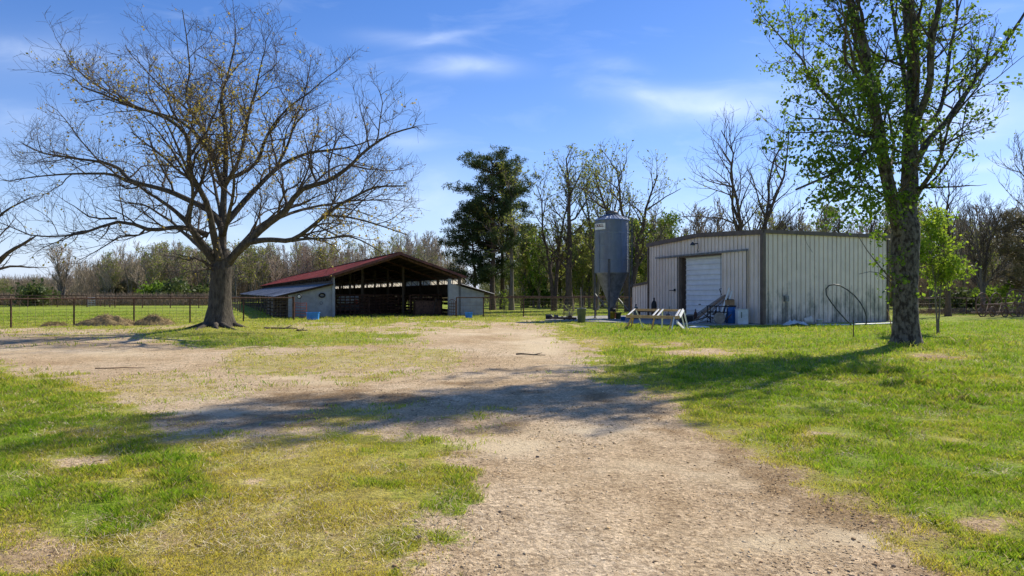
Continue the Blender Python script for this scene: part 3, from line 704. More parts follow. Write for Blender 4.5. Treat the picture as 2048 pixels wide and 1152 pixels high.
    spine = [(437,660,.80),(437,652,.66),(438,642,.56),(438,628,.49),(439,612,.44),(440,595,.41),(441,575,.395),(442,556,.39),(443,542,.40),(445,530,.37),(446,514,.28),(447,498,.2)]
    pts = [P(x, D0, y) for x, y, r in spine]
    V, Fc = trunk_mesh(None, pts, [r for _, _, r in spine], 28, .11, rng)
    tv, tf = G.thick.arrays()
    V2, F2 = join_np([(V, Fc), (tv, tf)])
    np_mesh('trunk', V2, F2, M['bark'], root, True)
    G.thin.build('branches', M['twig'], root)
    # root flares running out over the mound
    mb = MB()
    for k in range(9):
        a = k*TAU/9+rng.uniform(-.3,.3); L = rng.uniform(.9,1.9); q = []
        for i in range(6):
            f = i/5; x = LT.x+math.cos(a+f*.3)*(.5+L*f); y = LT.y+math.sin(a+f*.3)*(.5+L*f)
            q.append((x, y, hz(x, y)+.16*(1-f)**2-.02))
        mb.tube([(a_[0], a_[1], a_[2]-.05) for a_ in q], [.13*(1-i/5.5) for i in range(6)], 7)
    mb.build('roots', M['bark'], root, True)
    lv = [l for l in G.leaves if rng.random() < (.7 if math.exp(-(((l.x-P(420,27,300).x)/4.0)**2+((l.z-8.0)/1.7)**2)) > .25 else .08) or (l.z < 4.6 and l.x > -7 and rng.random() < .9)]
    leafquads('foliage', [(l.x+rng.gauss(0,.05), l.y+rng.gauss(0,.05), l.z+rng.gauss(0,.05)) for l in lv for _ in (0,1)], .085, M['bud'], root, aspect=.75)
    return root, G
oak, OG = big_oak()

# ---- tall leafy tree on the right
def right_tree():
    rng = random.Random(5); D0 = RT.y
    root = thing('maple_tree', 'tall forking tree with rough mottled trunk and fresh green leaves on the lawn at right', 'tree', (RT.x, RT.y, .08))
    def Q(*pts): return [P(x, D0+dd, y) for (x, y, dd) in pts]
    def env(q, g):
        z = q.z; up = max(0, z-9.5); dx = q.x-RT.x+.20*up; dy = q.y-RT.y-.20*up
        w = 4.6-up*.17
        if z > 19.6*g.uniform(.94,1.04): return False
        wx = w*(.85 if dx > 0 else 1.0)
        return (dx/wx)**2+(dy/(4.0-up*.12))**2 < g.uniform(.8,1.12) and z > (3.9 if dx < 0 else 3.4)
    G = Grower(rng, env, trop=.05, wander=.17, spacing=(.55,.5,.3,.2), lens=(5,4,2.3,1.1,.5), maxlvl=4, rmin=.007, seg=.3, ang=(.45,1.05), leaf_lvls=(3,4), leaf_n=1)
    limbs = [
        (Q((1819,470,0),(1819,359,0),(1825,240,.1),(1825,120,.2),(1819,60,.2),(1817,0,.2),(1796,-120,.5),(1765,-260,1.0),(1730,-400,1.6),(1690,-560,2.1)), .36, .05, 1),
        (Q((1803,470,-.1),(1787,420,-.1),(1775,359,-.2),(1759,279,-.3),(1745,200,-.4),(1731,100,-.5),(1715,48,-.6),(1699,0,-.7),(1680,-100,-.2),(1650,-240,.4),(1630,-360,1.0)), .28, .05, 1),
        (Q((1757,292,-.3),(1735,300,-.8),(1695,331,-1.5),(1639,359,-2.2),(1592,379,-2.7)), .11, .03, 1),
        (Q((1762,270,-.2),(1711,263,.3),(1675,223,.7),(1655,188,1),(1623,168,1.3),(1607,116,1.6),(1568,84,1.9),(1532,40,2.1)), .11, .02, 1),
        (Q((1760,275,-.3),(1720,272,-.9),(1670,262,-1.4),(1610,266,-1.8),(1560,264,-2)), .06, .015, 1),
        (Q((1741,190,-.4),(1715,160,-.8),(1705,110,-1.3),(1690,60,-1.7),(1680,0,-2)), .09, .02, 1),
        (Q((1830,330,.1),(1850,290,.2),(1891,247,.5),(1931,188,.8),(1967,136,1),(2015,80,1.2),(2055,20,1.3),(2080,-60,1.4)), .15, .035, 1),
        (Q((1826,260,.1),(1843,220,-.4),(1863,160,-.8),(1863,80,-1.2),(1879,20,-1.5),(1880,-80,-1.4),(1850,-200,-.8)), .15, .04, 1),
        (Q((1843,262,.2),(1880,225,.9),(1897,140,1.5),(1910,60,1.9),(1915,-20,2.2),(1880,-150,2.6)), .11, .03, 1),
        (Q((1828,400,0),(1845,370,-.3),(1875,331,-.9),(1891,279,-1.4),(1905,220,-1.8),(1945,190,-2.2)), .11, .02, 1),
        (Q((1891,290,-1.4),(1925,262,-1.8),(1960,255,-2.1)), .04, .012, 2),
        (Q((1835,376,-.2),(1880,374,-.8),(1939,371,-1.4)), .045, .02, 3),
        (Q((1822,200,.2),(1805,140,1),(1790,60,1.8),(1780,-20,2.4),(1775,-140,2.8)), .12, .03, 1),
        (Q((1775,340,-.2),(1790,300,1),(1780,240,2),(1760,180,2.8),(1730,120,3.4)), .10, .02, 1),
        (Q((1796,-110,.5),(1810,-180,1.2),(1800,-260,2.0),(1780,-340,2.6)), .12, .03, 1),
        (Q((1792,-130,.5),(1740,-190,0),(1690,-280,-.2),(1650,-360,0)), .12, .03, 1),
        (Q((1768,-240,1),(1720,-310,1.8),(1690,-400,2.8)), .10, .03, 1),
        (Q((1785,400,-.3),(1740,375,-.9),(1700,372,-1.4),(1660,400,-1.8),(1640,430,-2)), .06, .015, 1),
        (Q((1640,365,-2.2),(1612,395,-2.4),(1596,430,-2.5),(1591,480,-2.5),(1594,540,-2.5)), .016, .007, 4),
        (Q((1600,400,-2.4),(1604,460,-2.4),(1612,490,-2.5),(1625,505,-2.6)), .011, .006, 4),
        (Q((1786,560,-.3),(1765,540,-.8),(1735,505,-1.2),(1715,470,-1.4)), .035, .01, 2),
        (Q((1790,575,-.3),(1760,545,-1),(1740,540,-1.4),(1718,548,-1.7)), .02, .008, 3),
    ]
    for pts, r0, r1, lv in limbs: G.poly(pts, r0*.72, r1*.8, lv, start=.22 if r0 > .12 else .1)
    spine = [(1814,697,.62),(1814,690,.50),(1813,680,.42),(1813,665,.37),(1812,640,.335),(1811,610,.325),(1810,575,.335),(1810,540,.36),(1810,505,.375),(1811,480,.37),(1812,455,.36),(1812,438,.30),(1812,420,.2)]
    pts = [P(x, D0, y) for x, y, r in spine]
    V, Fc = trunk_mesh(None, pts, [r for _, _, r in spine], 26, .08, rng, 1)
    tv, tf = G.thick.arrays(); V2, F2 = join_np([(V, Fc), (tv, tf)])
    np_mesh('trunk', V2, F2, M['bark_mottled'], root, True)
    G.thin.build('branches', M['twig'], root)
    C = []
    def cluster(q, n, w_):
        for _ in range(n): C.append((q[0]+rng.gauss(0,w_), q[1]+rng.gauss(0,w_), q[2]+rng.gauss(0,w_*.8)))
    for l in G.leaves:
        p_ = .36
        if l.x > RT.x+1.8 and l.z > 5: p_ = .22
        if l.z > 11: p_ = .85
        if rng.random() < p_: cluster(l, rng.choice((9,14,20)), rng.uniform(.07,.15))
        elif rng.random() < .3: cluster(l, 2, .06)
    for (a, b, w_, k) in ((P(1819,D0,420), P(1822,D0,60), .30, 70), (P(1780,D0-.2,420), P(1735,D0-.5,120), .38, 90), (P(1790,D0-.3,600), P(1775,D0-.3,470), .25, 26), (P(1740,D0-.6,280), P(1700,D0-1,120), .5, 60), (P(1640,D0-2,360), P(1760,D0-.5,300), .45, 60), (P(1660,D0-1,400), P(1770,D0-.5,420), .4, 50), (P(1580,D0+1.6,110), P(1700,D0+.3,250), .5, 70), (P(1600,D0-1.8,300), P(1750,D0-.8,330), .6, 70), (P(1650,D0-1.8,410), P(1770,D0-.6,390), .4, 50), (P(1560,D0-2,265), P(1650,D0-1.4,262), .3, 18)):
        for _ in range(k):
            q = a.lerp(b, rng.random()); cluster((q.x+rng.gauss(0,w_), q.y+rng.gauss(0,w_), q.z+rng.gauss(0,.3)), 13, .09)
    leafquads('foliage', C, .095, M['spring'], root, aspect=.7, down=.5, jitter=.6)
    print('right tree leaves', len(C), 'branches', G.count)
right_tree(); print('oak branches', OG.count)

# ---- generic trees
def proto_tree(seed, H, spread, stems=1, leaf=None, leaf_n=0, leaf_size=.12, bark='bark_grey', tw='twig_pale', dens=1, lean=0, loc=(0,0,0), label='', name='bare_tree', cat='tree', group=None, r0=None, first=.3, trop=.08, leafp=1.0, maxlvl=3, rmin=.012, ang=(.35,.85), wander=.15, splay=.12, clump=0):
    rng = random.Random(seed)
    root = thing(name, label, cat, loc, group)
    base = Vector(loc)
    def env(q, g):
        z = (q.z-base.z)/H
        if z < first*.75 or z > 1.03: return False
        w = spread*(math.sin(min(1, (z-first*.6)/(1-first*.6))**.75*math.pi*.80)+.12)
        return math.hypot(q.x-base.x-lean*z*H, q.y-base.y) < w*g.uniform(.75,1.2)
    G = Grower(rng, env, trop=trop, wander=wander, spacing=(H*.06/dens, H*.045/dens, H*.03/dens, .3), lens=(H, H*.33, H*.15, H*.07), maxlvl=maxlvl, rmin=rmin, seg=H*.05, ang=ang, leaf_lvls=(maxlvl-1, maxlvl), leaf_n=leaf_n, sides=(8,6,4,3,3))
    r0 = r0 or H*.02
    for k in range(stems):
        a = TAU*k/stems+rng.random(); off = (.0 if stems == 1 else splay*H)
        pts = []; m = 8
        for i in range(m+1):
            f = i/m
            pts.append(base+Vector((math.cos(a)*off*f**1.3+lean*f*H+rng.gauss(0,.012)*H*f, math.sin(a)*off*f**1.3+rng.gauss(0,.012)*H*f, f*H*(.86 if stems > 1 else .93)-.1)))
        rr = r0*(1 if stems == 1 else .75)
        # taper and base flare
        rad = [rr*(1.5 if i == 0 else 1)*(1-.85*(i/m)) for i in range(m+1)]
        G.thick.add(pts, rad, 9); G.kids(pts, rad, 0, first)
    G.thick.build('trunk', M[bark], root); G.thin.build('branches', M[tw], root)
    if leaf:
        C = []
        for l in G.leaves:
            if rng.random() > leafp: continue
            if clump and math.sin(l.x*clump+1.3*l.z)*math.sin(l.z*clump*1.15+l.y)+.45*math.sin(l.x*clump*2.3+l.z*clump*1.7) < rng.uniform(-.15,.25): continue
            C.append((l.x+rng.gauss(0,.1), l.y+rng.gauss(0,.1), l.z+rng.gauss(0,.1)))
        leafquads('foliage', C, leaf_size, M[leaf], root, aspect=.7)
    return root
def kids_of(o): return [c for c in bpy.data.objects if c.parent == o]
KC = {}
def dup(o, loc, label=None, s=(1,1,1), rz=0, group=None):
    if o not in KC: KC[o] = kids_of(o)
    c = o.copy(); COL.objects.link(c); c.location = loc; c.scale = s; c.rotation_euler = (0,0,rz)
    if label: c['label'] = label
    if group: c['group'] = group
    for ch in KC[o]:
        d = ch.copy(); COL.objects.link(d); d.parent = c
    return c

def pine(seed, loc, H, w, label, group=None, low=.25, name='pine_tree', nm='needle', dens=1.0, lean=0, peak=.55):
    rng = random.Random(seed); base = Vector(loc); root = thing(name, label, 'tree', loc, group)
    T = Tubes(); Bt = Tubes(); C = []
    top = [base+Vector((lean*f*H+rng.gauss(0,.05), rng.gauss(0,.05), f*H)) for f in [i/8 for i in range(9)]]
    T.add(top, [H*.019*(1.3 if i == 0 else 1)*(1-.85*i/8) for i in range(9)], 9)
    z = low*H
    while z < H*.99:
        f = z/H
        prof = w*max(.06, (1-((f-peak)/(1.02-peak))**2 if f > peak else 1-.5*((peak-f)/peak)**1.2))**.5
        for k in range(rng.choice((2,3,3,4))):
            if rng.random() < .12: continue
            a = rng.uniform(0, TAU); L = max(.4, prof)*rng.uniform(.45, 1.12)
            p = base+Vector((lean*z, 0, z)); pts = [p]; d = Vector((math.cos(a), math.sin(a), rng.uniform(-.05,.45)))
            for i in range(4):
                d = (d+Vector((rng.gauss(0,.1), rng.gauss(0,.1), .05))).normalized(); pts.append(pts[-1]+d*L/4)
            Bt.add(pts, [.05*(1-i/4.6) for i in range(5)], 4)
            for i in range(int(5*dens)+1):
                q = pts[2].lerp(pts[4], rng.random()**.7)+Vector((rng.gauss(0,.28), rng.gauss(0,.28), rng.gauss(0,.16)))
                C.append(q)
        z += H*.02
    for k in range(int(10*dens)): C.append(base+Vector((lean*H+rng.gauss(0,.5), rng.gauss(0,.5), H*rng.uniform(.9,1.0))))
    T.build('trunk', M['bark_pine'], root); Bt.build('branches', M['bark_pine'], root)
    C = np.array([tuple(c) for c in C]); n = len(C); k = 46
    rg = np.random.default_rng(seed)
    off = rg.normal(size=(n, k, 3)); off /= np.linalg.norm(off, axis=2, keepdims=True)
    off *= rg.uniform(.1,.42,(n, k, 1)); off[..., 2] *= .62
    leafquads('foliage', (C[:, None]+off).reshape(-1, 3), .24, M[nm], root, rng=rg, aspect=.22)
    return root

def X_(px, d): return (px-1024)/F*d
# pines beside the barn
pine(3, (X_(985,64), 64, 0), 14.3, 4.0, 'tallest dark pine with round crown standing just right of the barn', 'pine_trees', low=.2, dens=1.5, peak=.83)
pine(4, (X_(950,66), 66, 0), 9.8, 3.2, 'shorter dark pine leaning out left of the tall pine beside the barn', None, low=.22, dens=1.2, lean=-.03, peak=.6)
pine(8, (X_(1004,67), 67, 0), 13.4, 3.2, 'slim dark pine immediately right of the tallest pine', None, low=.45, dens=1.0, peak=.78)
proto_tree(31, 13.2, 3.6, 1, 'olive', 5, .2, loc=(X_(1023,63), 63, 0), label='slim tree with olive spring leaves growing against the dark pines', name='leafy_tree', r0=.22, first=.3, dens=1.2, leafp=.9)
# trees along the fence line behind the bin
proto_tree(41, 13.4, 3.8, 2, 'olive', 3, .17, ang=(.5,1.1), wander=.2, loc=(X_(1108,62), 62, 0), label='twin stemmed sparsely leafed tree behind the fence right of the pines', name='leafy_tree', r0=.27, first=.25, dens=1.1, leafp=.55, bark='bark_pine', tw='twig')
proto_tree(42, 14.8, 3.6, 1, 'olive', 4, .17, ang=(.5,1.1), wander=.2, loc=(X_(1138,61), 61, 0), label='tall dark trunked tree with sparse spring leaves left of the feed bin', name='leafy_tree', r0=.36, first=.22, dens=1.2, leafp=.7, bark='bark_pine', tw='twig')
proto_tree(43, 14.4, 3.6, 2, 'olive', 4, .2, loc=(X_(1192,64), 64, 0), label='yellow green leafed tree rising directly behind the left edge of the feed bin', name='leafy_tree', r0=.28, first=.3, dens=1.2, leafp=.85, tw='twig')
proto_tree(44, 13.8, 6.6, 3, 'olive', 3, .17, splay=.2, ang=(.5,1.15), wander=.2, loc=(X_(1258,58), 58, 0), label='wide limbed tree with long bare branches behind the right edge of the feed bin', name='leafy_tree', r0=.38, first=.3, dens=1.1, leafp=.5, tw='twig', bark='bark_pine')
proto_tree(45, 8.0, 3.4, 1, 'spring', 4, .17, loc=(X_(1078,70), 70, 0), label='low bushy fresh green tree between the pines and the twin stemmed tree', name='leafy_tree', r0=.12, first=.12, dens=1.5)
proto_tree(46, 7.5, 3.2, 1, 'olive', 5, .17, loc=(X_(1165,72), 72, 0), label='low bushy yellow green tree between the dark trunked tree and feed bin', name='leafy_tree', r0=.12, first=.1, dens=1.5)
proto_tree(47, 7.2, 3.0, 1, 'spring', 4, .17, loc=(X_(1230,74), 74, 0), label='low bushy green tree seen under and beside the feed bin hopper', name='leafy_tree', r0=.12, first=.1, dens=1.5)
proto_tree(48, 8.4, 2.1, 1, 'spring', 5, .17, loc=(X_(1342,60), 60, 0), label='round bright green treetop rising over the left roof end of the shop', name='leafy_tree', r0=.14, first=.35, dens=1.3)
proto_tree(54, 6.2, 2.6, 1, 'olive', 4, .17, loc=(X_(1290,66), 66, 0), label='yellow green bush just left of the shop roof and right of the feed bin', name='leafy_tree', r0=.12, first=.15, dens=1.4)
# behind the shop
proto_tree(51, 18.6, 7.6, 4, 'olive', 1, .14, splay=.2, ang=(.5,1.1), wander=.2, loc=(X_(1500,62), 62, 0), label='tall many stemmed nearly bare tree rising behind the middle of the shop roof', name='bare_tree', r0=.34, first=.2, dens=.95, leafp=.22, tw='twig', bark='bark_pine', trop=.10)
proto_tree(52, 9.5, 3.6, 2, None, 0, loc=(X_(1415,68), 68, 0), label='twiggy bare tree behind the peak of the shop roof', r0=.2, first=.3, dens=1.4, tw='twig')
proto_tree(53, 9.0, 3.2, 2, None, 0, loc=(X_(1575,64), 64, 0), label='lower bare tree behind the right half of the shop roof', r0=.2, first=.35, dens=1.4, tw='twig')
proto_tree(55, 8.6, 3.0, 1, 'spring_dark', 1, .13, loc=(X_(1680,58), 58, 0), label='dark twiggy tree showing above the right end of the shop roof', r0=.24, first=.3, dens=1.5, leafp=.5, tw='twig', bark='bark_pine')
proto_tree(56, 9.2, 3.0, 1, None, 1, .13, loc=(X_(1740,60), 60, 0), label='thick dark bare trunk just left of the big leafy tree behind the shop', r0=.3, first=.35, dens=1.3, tw='twig', bark='bark_pine')
# right background
proto_tree(61, 4.8, 2.0, 2, 'lime', 12, .11, clump=3.4, ang=(.6,1.2), wander=.25, loc=(X_(1876,27), 27, 0), label='young bright lime green tree glowing in the sun right of the big trunk', name='young_tree', r0=.05, first=.36, dens=1.5, tw='twig', rmin=.006, leafp=.75)
proto_tree(62, 10.5, 3.4, 1, None, 0, loc=(X_(1896,47), 47, 0), label='bare tree with straight trunk standing left of the old hay rake', r0=.17, first=.3, dens=1.4, tw='twig', bark='bark_pine')
proto_tree(63, 9.6, 4.2, 2, None, 0, loc=(X_(1965,56), 56, 0), label='wide bare twiggy tree behind the old hay rake', r0=.2, first=.2, dens=1.5, tw='twig')
proto_tree(64, 13.0, 4.6, 2, 'olive', 1, .13, loc=(X_(2085,50), 50, 0), label='tall bare tree cut by the right edge of the photo', r0=.25, first=.3, dens=1.3, leafp=.2, tw='twig')
pine(65, (X_(2060,56), 56, 0), 8.0, 3.6, 'dull brown green cedar filling the right edge behind the hay rake', None, low=.2, name='cedar_tree', nm='cedar', dens=.7)
proto_tree(66, 8.2, 3.0, 2, 'olive', 1, .13, loc=(X_(1860,60), 60, 0), label='pale twiggy tree behind the lime green young tree', r0=.15, first=.15, dens=1.5, leafp=.4)
# left edge
def left_edge_tree():
    rng = random.Random(77); D = 30; root = thing('bare_tree', 'bare tree reaching in from the left edge with a crooked limb over the fence', 'tree', (X_(-25,D), D, 0))
    def Q(*pts): return [P(x, D+dd, y) for (x, y, dd) in pts]
    def env(q, g): return q.z < 6.6 and q.z > 1.6 and q.x < X_(125, D)*g.uniform(.93,1.06)
    G = Grower(rng, env, trop=.05, wander=.2, spacing=(.5,.34,.24), lens=(3,1.7,.9,.45), maxlvl=3, rmin=.007, seg=.25, ang=(.4,1.0), leaf_lvls=(3,), leaf_n=1)
    for pts, a, b, l in ((Q((-25,560,0),(-5,525,0),(15,505,-.2),(45,490,-.5),(62,478,-.8)), .15, .05, 1), (Q((-20,545,0),(20,530,.5),(60,535,1)), .08, .03, 1), (Q((-28,480,0),(-10,440,.2),(20,415,.4),(60,395,.6)), .09, .02, 1), (Q((-25,500,0),(0,470,.6),(20,450,.8)), .06, .02, 1)):
        G.poly(pts, a, b, l)
    T = Tubes(); T.add([P(-25+i*.3, D, y) for i, y in enumerate((640,600,560,500,430,370))], [.33,.25,.22,.2,.15,.1], 10)
    tv, tf = G.thick.arrays(); V1, F1 = T.arrays(); V2, F2 = join_np([(V1, F1), (tv, tf)])
    np_mesh('trunk', V2, F2, M['bark'], root, True); G.thin.build('branches', M['twig'], root)
    leafquads('foliage', [tuple(l) for l in G.leaves if rng.random() < .3], .07, M['bud'], root)
left_edge_tree()
proto_tree(71, 7.6, 4.8, 3, None, 0, loc=(X_(125,88), 88, 0), label='fan shaped pale bare tree alone beyond the far pasture fence', r0=.2, first=.22, dens=1.5, trop=.1, rmin=.02)

# far woods: prototypes stand in the row themselves, the rest are copies of them
woods_lab = 'slender bare grey brown tree in the wood beyond the pasture'
WG = 'bare trees of the far wood'
protos = [proto_tree(100+i, 10.5, 2.5, 1 if i % 2 else 2, ('olive' if i in (1, 4) else None), 2, .24, loc=(X_(260+i*70,118+i*3), 118+i*3, 0), label=woods_lab, group=WG, r0=.15, first=.3, dens=1.1, rmin=.030, leafp=.9) for i in range(6)]
rw = random.Random(3)
for i in range(175):
    px = rw.uniform(190, 900); d = rw.uniform(112, 150)
    s = rw.uniform(.72, 1.08)*(1 if px > 300 else .85)
    if 800 < px: s *= 1.15
    dup(rw.choice(protos), (X_(px,d), d, 0), s=(s, s, s*d/128), rz=rw.uniform(0, TAU))
bush_p = [proto_tree(140+i, 9.0, 3.6, 1, lf, 4, .24, loc=(X_(px,d), d, 0), label='bushy spring green tree in the background beyond the fence, between barn and shop', group='bushy green trees behind the feed bin', name='leafy_tree', r0=.13, first=.1, dens=1.5) for i, (lf, px, d) in enumerate((('olive',1050,76),('spring',1140,80),('olive',1205,78)))]
for i in range(16):
    px = rw.uniform(1015, 1330); d = rw.uniform(74, 92); s = rw.uniform(.75, 1.15)
    dup(rw.choice(bush_p), (X_(px,d), d, 0), s=(s, s, s), rz=rw.uniform(0, TAU))
WG2 = 'bare trees beyond the fence behind the feed bin and shop'
lab2 = 'thin background tree in the wood behind the feed bin and shop'
for i in range(75):
    px = rw.uniform(1000, 2150); d = rw.uniform(78, 125); s = rw.uniform(.6, .95)
    if px > 1750: d = rw.uniform(62, 110); s *= .95
    dup(rw.choice(protos), (X_(px,d), d, 0), s=(s, s, s), rz=rw.uniform(0, TAU), label=lab2, group=WG2)
for i in range(80):
    px = rw.uniform(1300, 2120); d = rw.uniform(72, 104); s = rw.uniform(.75, 1.12)
    if px > 1800: s *= 1.12
    dup(rw.choice(protos), (X_(px,d), d, 0), s=(s*1.1, s*1.1, s), rz=rw.uniform(0, TAU), label=lab2, group=WG2)
for i in range(24):
    px = rw.uniform(-60, 230); d = rw.uniform(215, 270); s = rw.uniform(.7, .85)
    dup(rw.choice(protos), (X_(px,d), d, -1.0), s=(s*1.3, s*1.3, s*.98), rz=rw.uniform(0, TAU), label='distant low tree beyond the far left pasture', group='distant trees at the far left')

# brushy understorey of the woods
def brush(name, label, n, box, size, m, hmax):
    X = NP.uniform(box[0], box[1], n); D = NP.uniform(box[2], box[3], n)
    hh = hmax*(.35+.65*fbm(X, D, 3, .12)*1.3)
    C = np.stack([X*D, D, NP.random(n)**1.25*hh], 1)
    n_ = len(C); d = NP.normal(size=(n_, 3)); d[:, 2] = np.abs(d[:, 2])*2.2+.5; d /= np.linalg.norm(d, axis=1, keepdims=True)
    e = NP.normal(size=(n_, 3)); e[:, 2] *= .3; e -= d*(e*d).sum(1, keepdims=True); e /= np.linalg.norm(e, axis=1, keepdims=True)
    s = (size*NP.uniform(.5, 1.6, n_))[:, None]; w_ = .035*size
    V = np.stack([C-e*w_, C+e*w_, C+d*s+e*w_*.3, C+d*s-e*w_*.3], 1).reshape(-1, 3); b = np.arange(n_)*4
    tag(np_mesh(name, V, np.stack([b, b+1, b+2, b+3], 1), m), label, 'brush', kind='stuff')
u0 = lambda px: (px-1024)/F
twa = mat('brush_brown', (.36,.285,.20), .95, col2=(.21,.165,.115), scale=.15, island=.35, trans=.3)
twb = mat('brush_olive', (.29,.28,.11), .95, col2=(.17,.175,.07), scale=.15, island=.35, trans=.3)
brush('underbrush', 'brown tangled underbrush at the foot of the far wood', 60000, (u0(150), u0(930), 125, 160), 1.3, twa, 7.5)
brush('underbrush', 'olive tangled thicket behind the feed bin and shop', 60000, (u0(960), u0(2250), 84, 125), 1.1, twb, 6.5)
brush('underbrush', 'grey brown tangle of stems behind the old hay rake', 30000, (u0(1830), u0(2200), 76, 98), .9, twa, 6.5)
brush('underbrush', 'low brown tree belt along the horizon at far left', 40000, (u0(-200), u0(300), 240, 320), 2.6, twa, 7.2)
brush('dry_weeds', 'strip of tan dead weeds along the far pasture fence', 26000, (u0(-100), u0(430), 86, 96), .75, mat('dead_weeds', (.30,.22,.14), .95, col2=(.18,.13,.085), scale=.4, island=.3), .95)
brush('dry_weeds', 'tan dead weeds along the fence by the hay rake', 5000, (u0(1835), u0(2150), 51.5, 53.5), .28, bpy.data.materials['dead_weeds'], .35)

def shrub(px, d, w_, h_, label, leaf='shrub', seed=1):
    rg = np.random.default_rng(seed); root = thing('shrub', label, 'shrub', (X_(px,d), d, 0)); base = parent_world(root)
    n = 60; cc = rg.normal(size=(n, 3))*np.array([w_*.3, w_*.3, h_*.2])+np.array([0,0,h_*.5]); k = 26
    off = rg.normal(size=(n, k, 3))*np.array([w_,w_,h_])*.085
    C = (cc[:, None]+off).reshape(-1, 3); C = C[C[:, 2] > .05]+np.array(tuple(base))
    mb = MB()
    for i in range(8):
        a = i*TAU/8; mb.tube([base, base+Vector((math.cos(a)*w_*.25, math.sin(a)*w_*.25, h_*.6))], [.04,.015], 5)
    mb.build('stems', M['twig'], root); leafquads('foliage', C, d*.0046, M[leaf], root, rng=rg, aspect=.7)
shrub(70, 84, 3.2, 2.7, 'green bush left of the fan shaped bare tree', seed=2, leaf='shrub')
shrub(310, 106, 4.2, 3.0, 'light green bush at the wood edge left of the big oak', seed=3, leaf='spring')
shrub(345, 104, 4.2, 3.6, 'darker green bush next to the light green bush at the wood edge', seed=4, leaf='shrub')
shrub(232, 120, 2.6, 3.8, 'dark green cedar like bush at the far left end of the wood', seed=5, leaf='cedar')
shrub(405, 108, 4.5, 2.6, 'green bush seen just left of the big oak trunk', seed=6)
shrub(1085, 76, 3.2, 2.4, 'low green bush behind the fence between pines and bin', seed=7, leaf='spring')
shrub(1990, 58, 3, 2.2, 'green bush glowing behind the old hay rake', seed=9, leaf='spring')
shrub(1925, 60, 3, 2.0, 'green bush behind the trunk left of the hay rake', seed=10, leaf='shrub')
proto_tree(161, 1.7, .5, 1, 'lime', 2, .07, loc=(X_(1008,49), 49, 0), label='small yellow green sapling in the grass right of the barn', name='sapling', r0=.02, first=.2, tw='twig', rmin=.008)

exec_parts = True
# ------------------------------------------------------------------ the metal shop
C0 = Vector((12.54, 34.1, 0)); fd = Vector((-.3735, .9276, 0)).normalized(); sd = Vector((.9276, .3735, 0)).normalized()
FL = 10.2; SLn = 8.6; EZ = 4.62; RZ = 4.86
nf = -sd; ns = -fd            # outward normals of the front and of the side wall
def fp(s, z, o=0): return C0+fd*s+nf*o+Vector((0,0,z))
def sp_(s, z, o=0): return C0+sd*s+ns*o+Vector((0,0,z))
def ribbed(fn, s0, s1, z0, ztop, pitch=.305, depth=.028, m=None):
    prof = []; s = s0
    while s < s1-1e-6:
        for ds, o in ((0,0),(.004,-.07),(.030,-.07),(.034,depth),(.066,depth),(.08,0)):
            if s+ds < s1: prof.append((s+ds, o))
        s += pitch
    prof.append((s1, 0))
    V = []
    for (a, o) in prof:
        zt = ztop(a) if callable(ztop) else ztop
        V.append(fn(a, z0, o)); V.append(fn(a, zt, o))
    Fc = [(2*i, 2*i+2, 2*i+3, 2*i+1) for i in range(len(prof)-1)]
    return V, Fc
zf = lambda s: EZ+(RZ-EZ)*(1-abs(s-FL/2)/(FL/2))
shop = thing('metal_shop', 'beige ribbed metal shop building with brown trim and white overhead door', 'building', tuple(C0+fd*FL/2+sd*SLn/2))
mb = MB()
for a, b, z0 in ((0,3.05,.05), (3.05,6.85,3.66), (6.85,FL,.05)): mb.add(*ribbed(fp, a, b, z0, zf))
o = mb.build('front_wall', M['beige'], shop)
mb = MB().add(*ribbed(sp_, 0, SLn, .05, EZ)); mb.build('side_wall', M['beige_stained'], shop)
mb = MB()
mb.add([sp_(SLn, .05), sp_(SLn, .05)+fd*FL, sp_(SLn, EZ)+fd*FL, sp_(SLn, EZ)], [(0,1,2,3)])
mb.add([fp(FL,.05), fp(FL,.05)+sd*SLn, fp(FL,EZ)+sd*SLn, fp(FL,EZ)], [(0,3,2,1)])
mb.build('back_wall', M['beige'], shop)
mb = MB()
for s0, s1 in ((-.12, FL/2), (FL/2, FL+.12)):
    q = [fp(s0, zf(max(0,min(FL,s0)))+.10, .12), fp(s1, zf(max(0,min(FL,s1)))+.10, .12)]
    mb.prism([q[0], q[1], q[1]+sd*(SLn+.24), q[0]+sd*(SLn+.24)], (0,0,.05))
mb.build('roof', M['brown'], shop)
mb = MB()   # fascia, corner posts, base strip, door jambs
for s0, s1 in ((-.1, FL/2), (FL/2, FL+.1)):
    mb.prism([fp(s0, zf(max(0,s0))-.10, .05), fp(s1, zf(min(FL,s1))-.10, .05), fp(s1, zf(min(FL,s1))+.145, .05), fp(s0, zf(max(0,s0))+.145, .05)], nf*.09)
mb.prism([sp_(-.04, EZ-.04, .05), sp_(SLn+.1, EZ-.04, .05), sp_(SLn+.1, EZ+.145, .05), sp_(-.04, EZ+.145, .05)], ns*.08)
mb.box(C0+Vector((0,0,(EZ-.04)/2+.02))+(nf+ns)*.03, (.20,.20,EZ-.08), rz=math.atan2(sd.y, sd.x))
mb.box(fp(FL,(EZ-.1)/2,.035), (.1,.1,EZ-.12), rz=math.atan2(sd.y, sd.x))
mb.box(sp_(SLn,(EZ-.1)/2,.035), (.1,.1,EZ-.12), rz=math.atan2(sd.y, sd.x))
mb.build('trim', M['brown'], shop)
mb = MB()
mb.beam(fp(6.85,.02,.03), fp(6.85,3.74,.03), .09, .12); mb.beam(fp(6.87,3.70,.03), fp(3.05,3.70,.03), .10, .10)
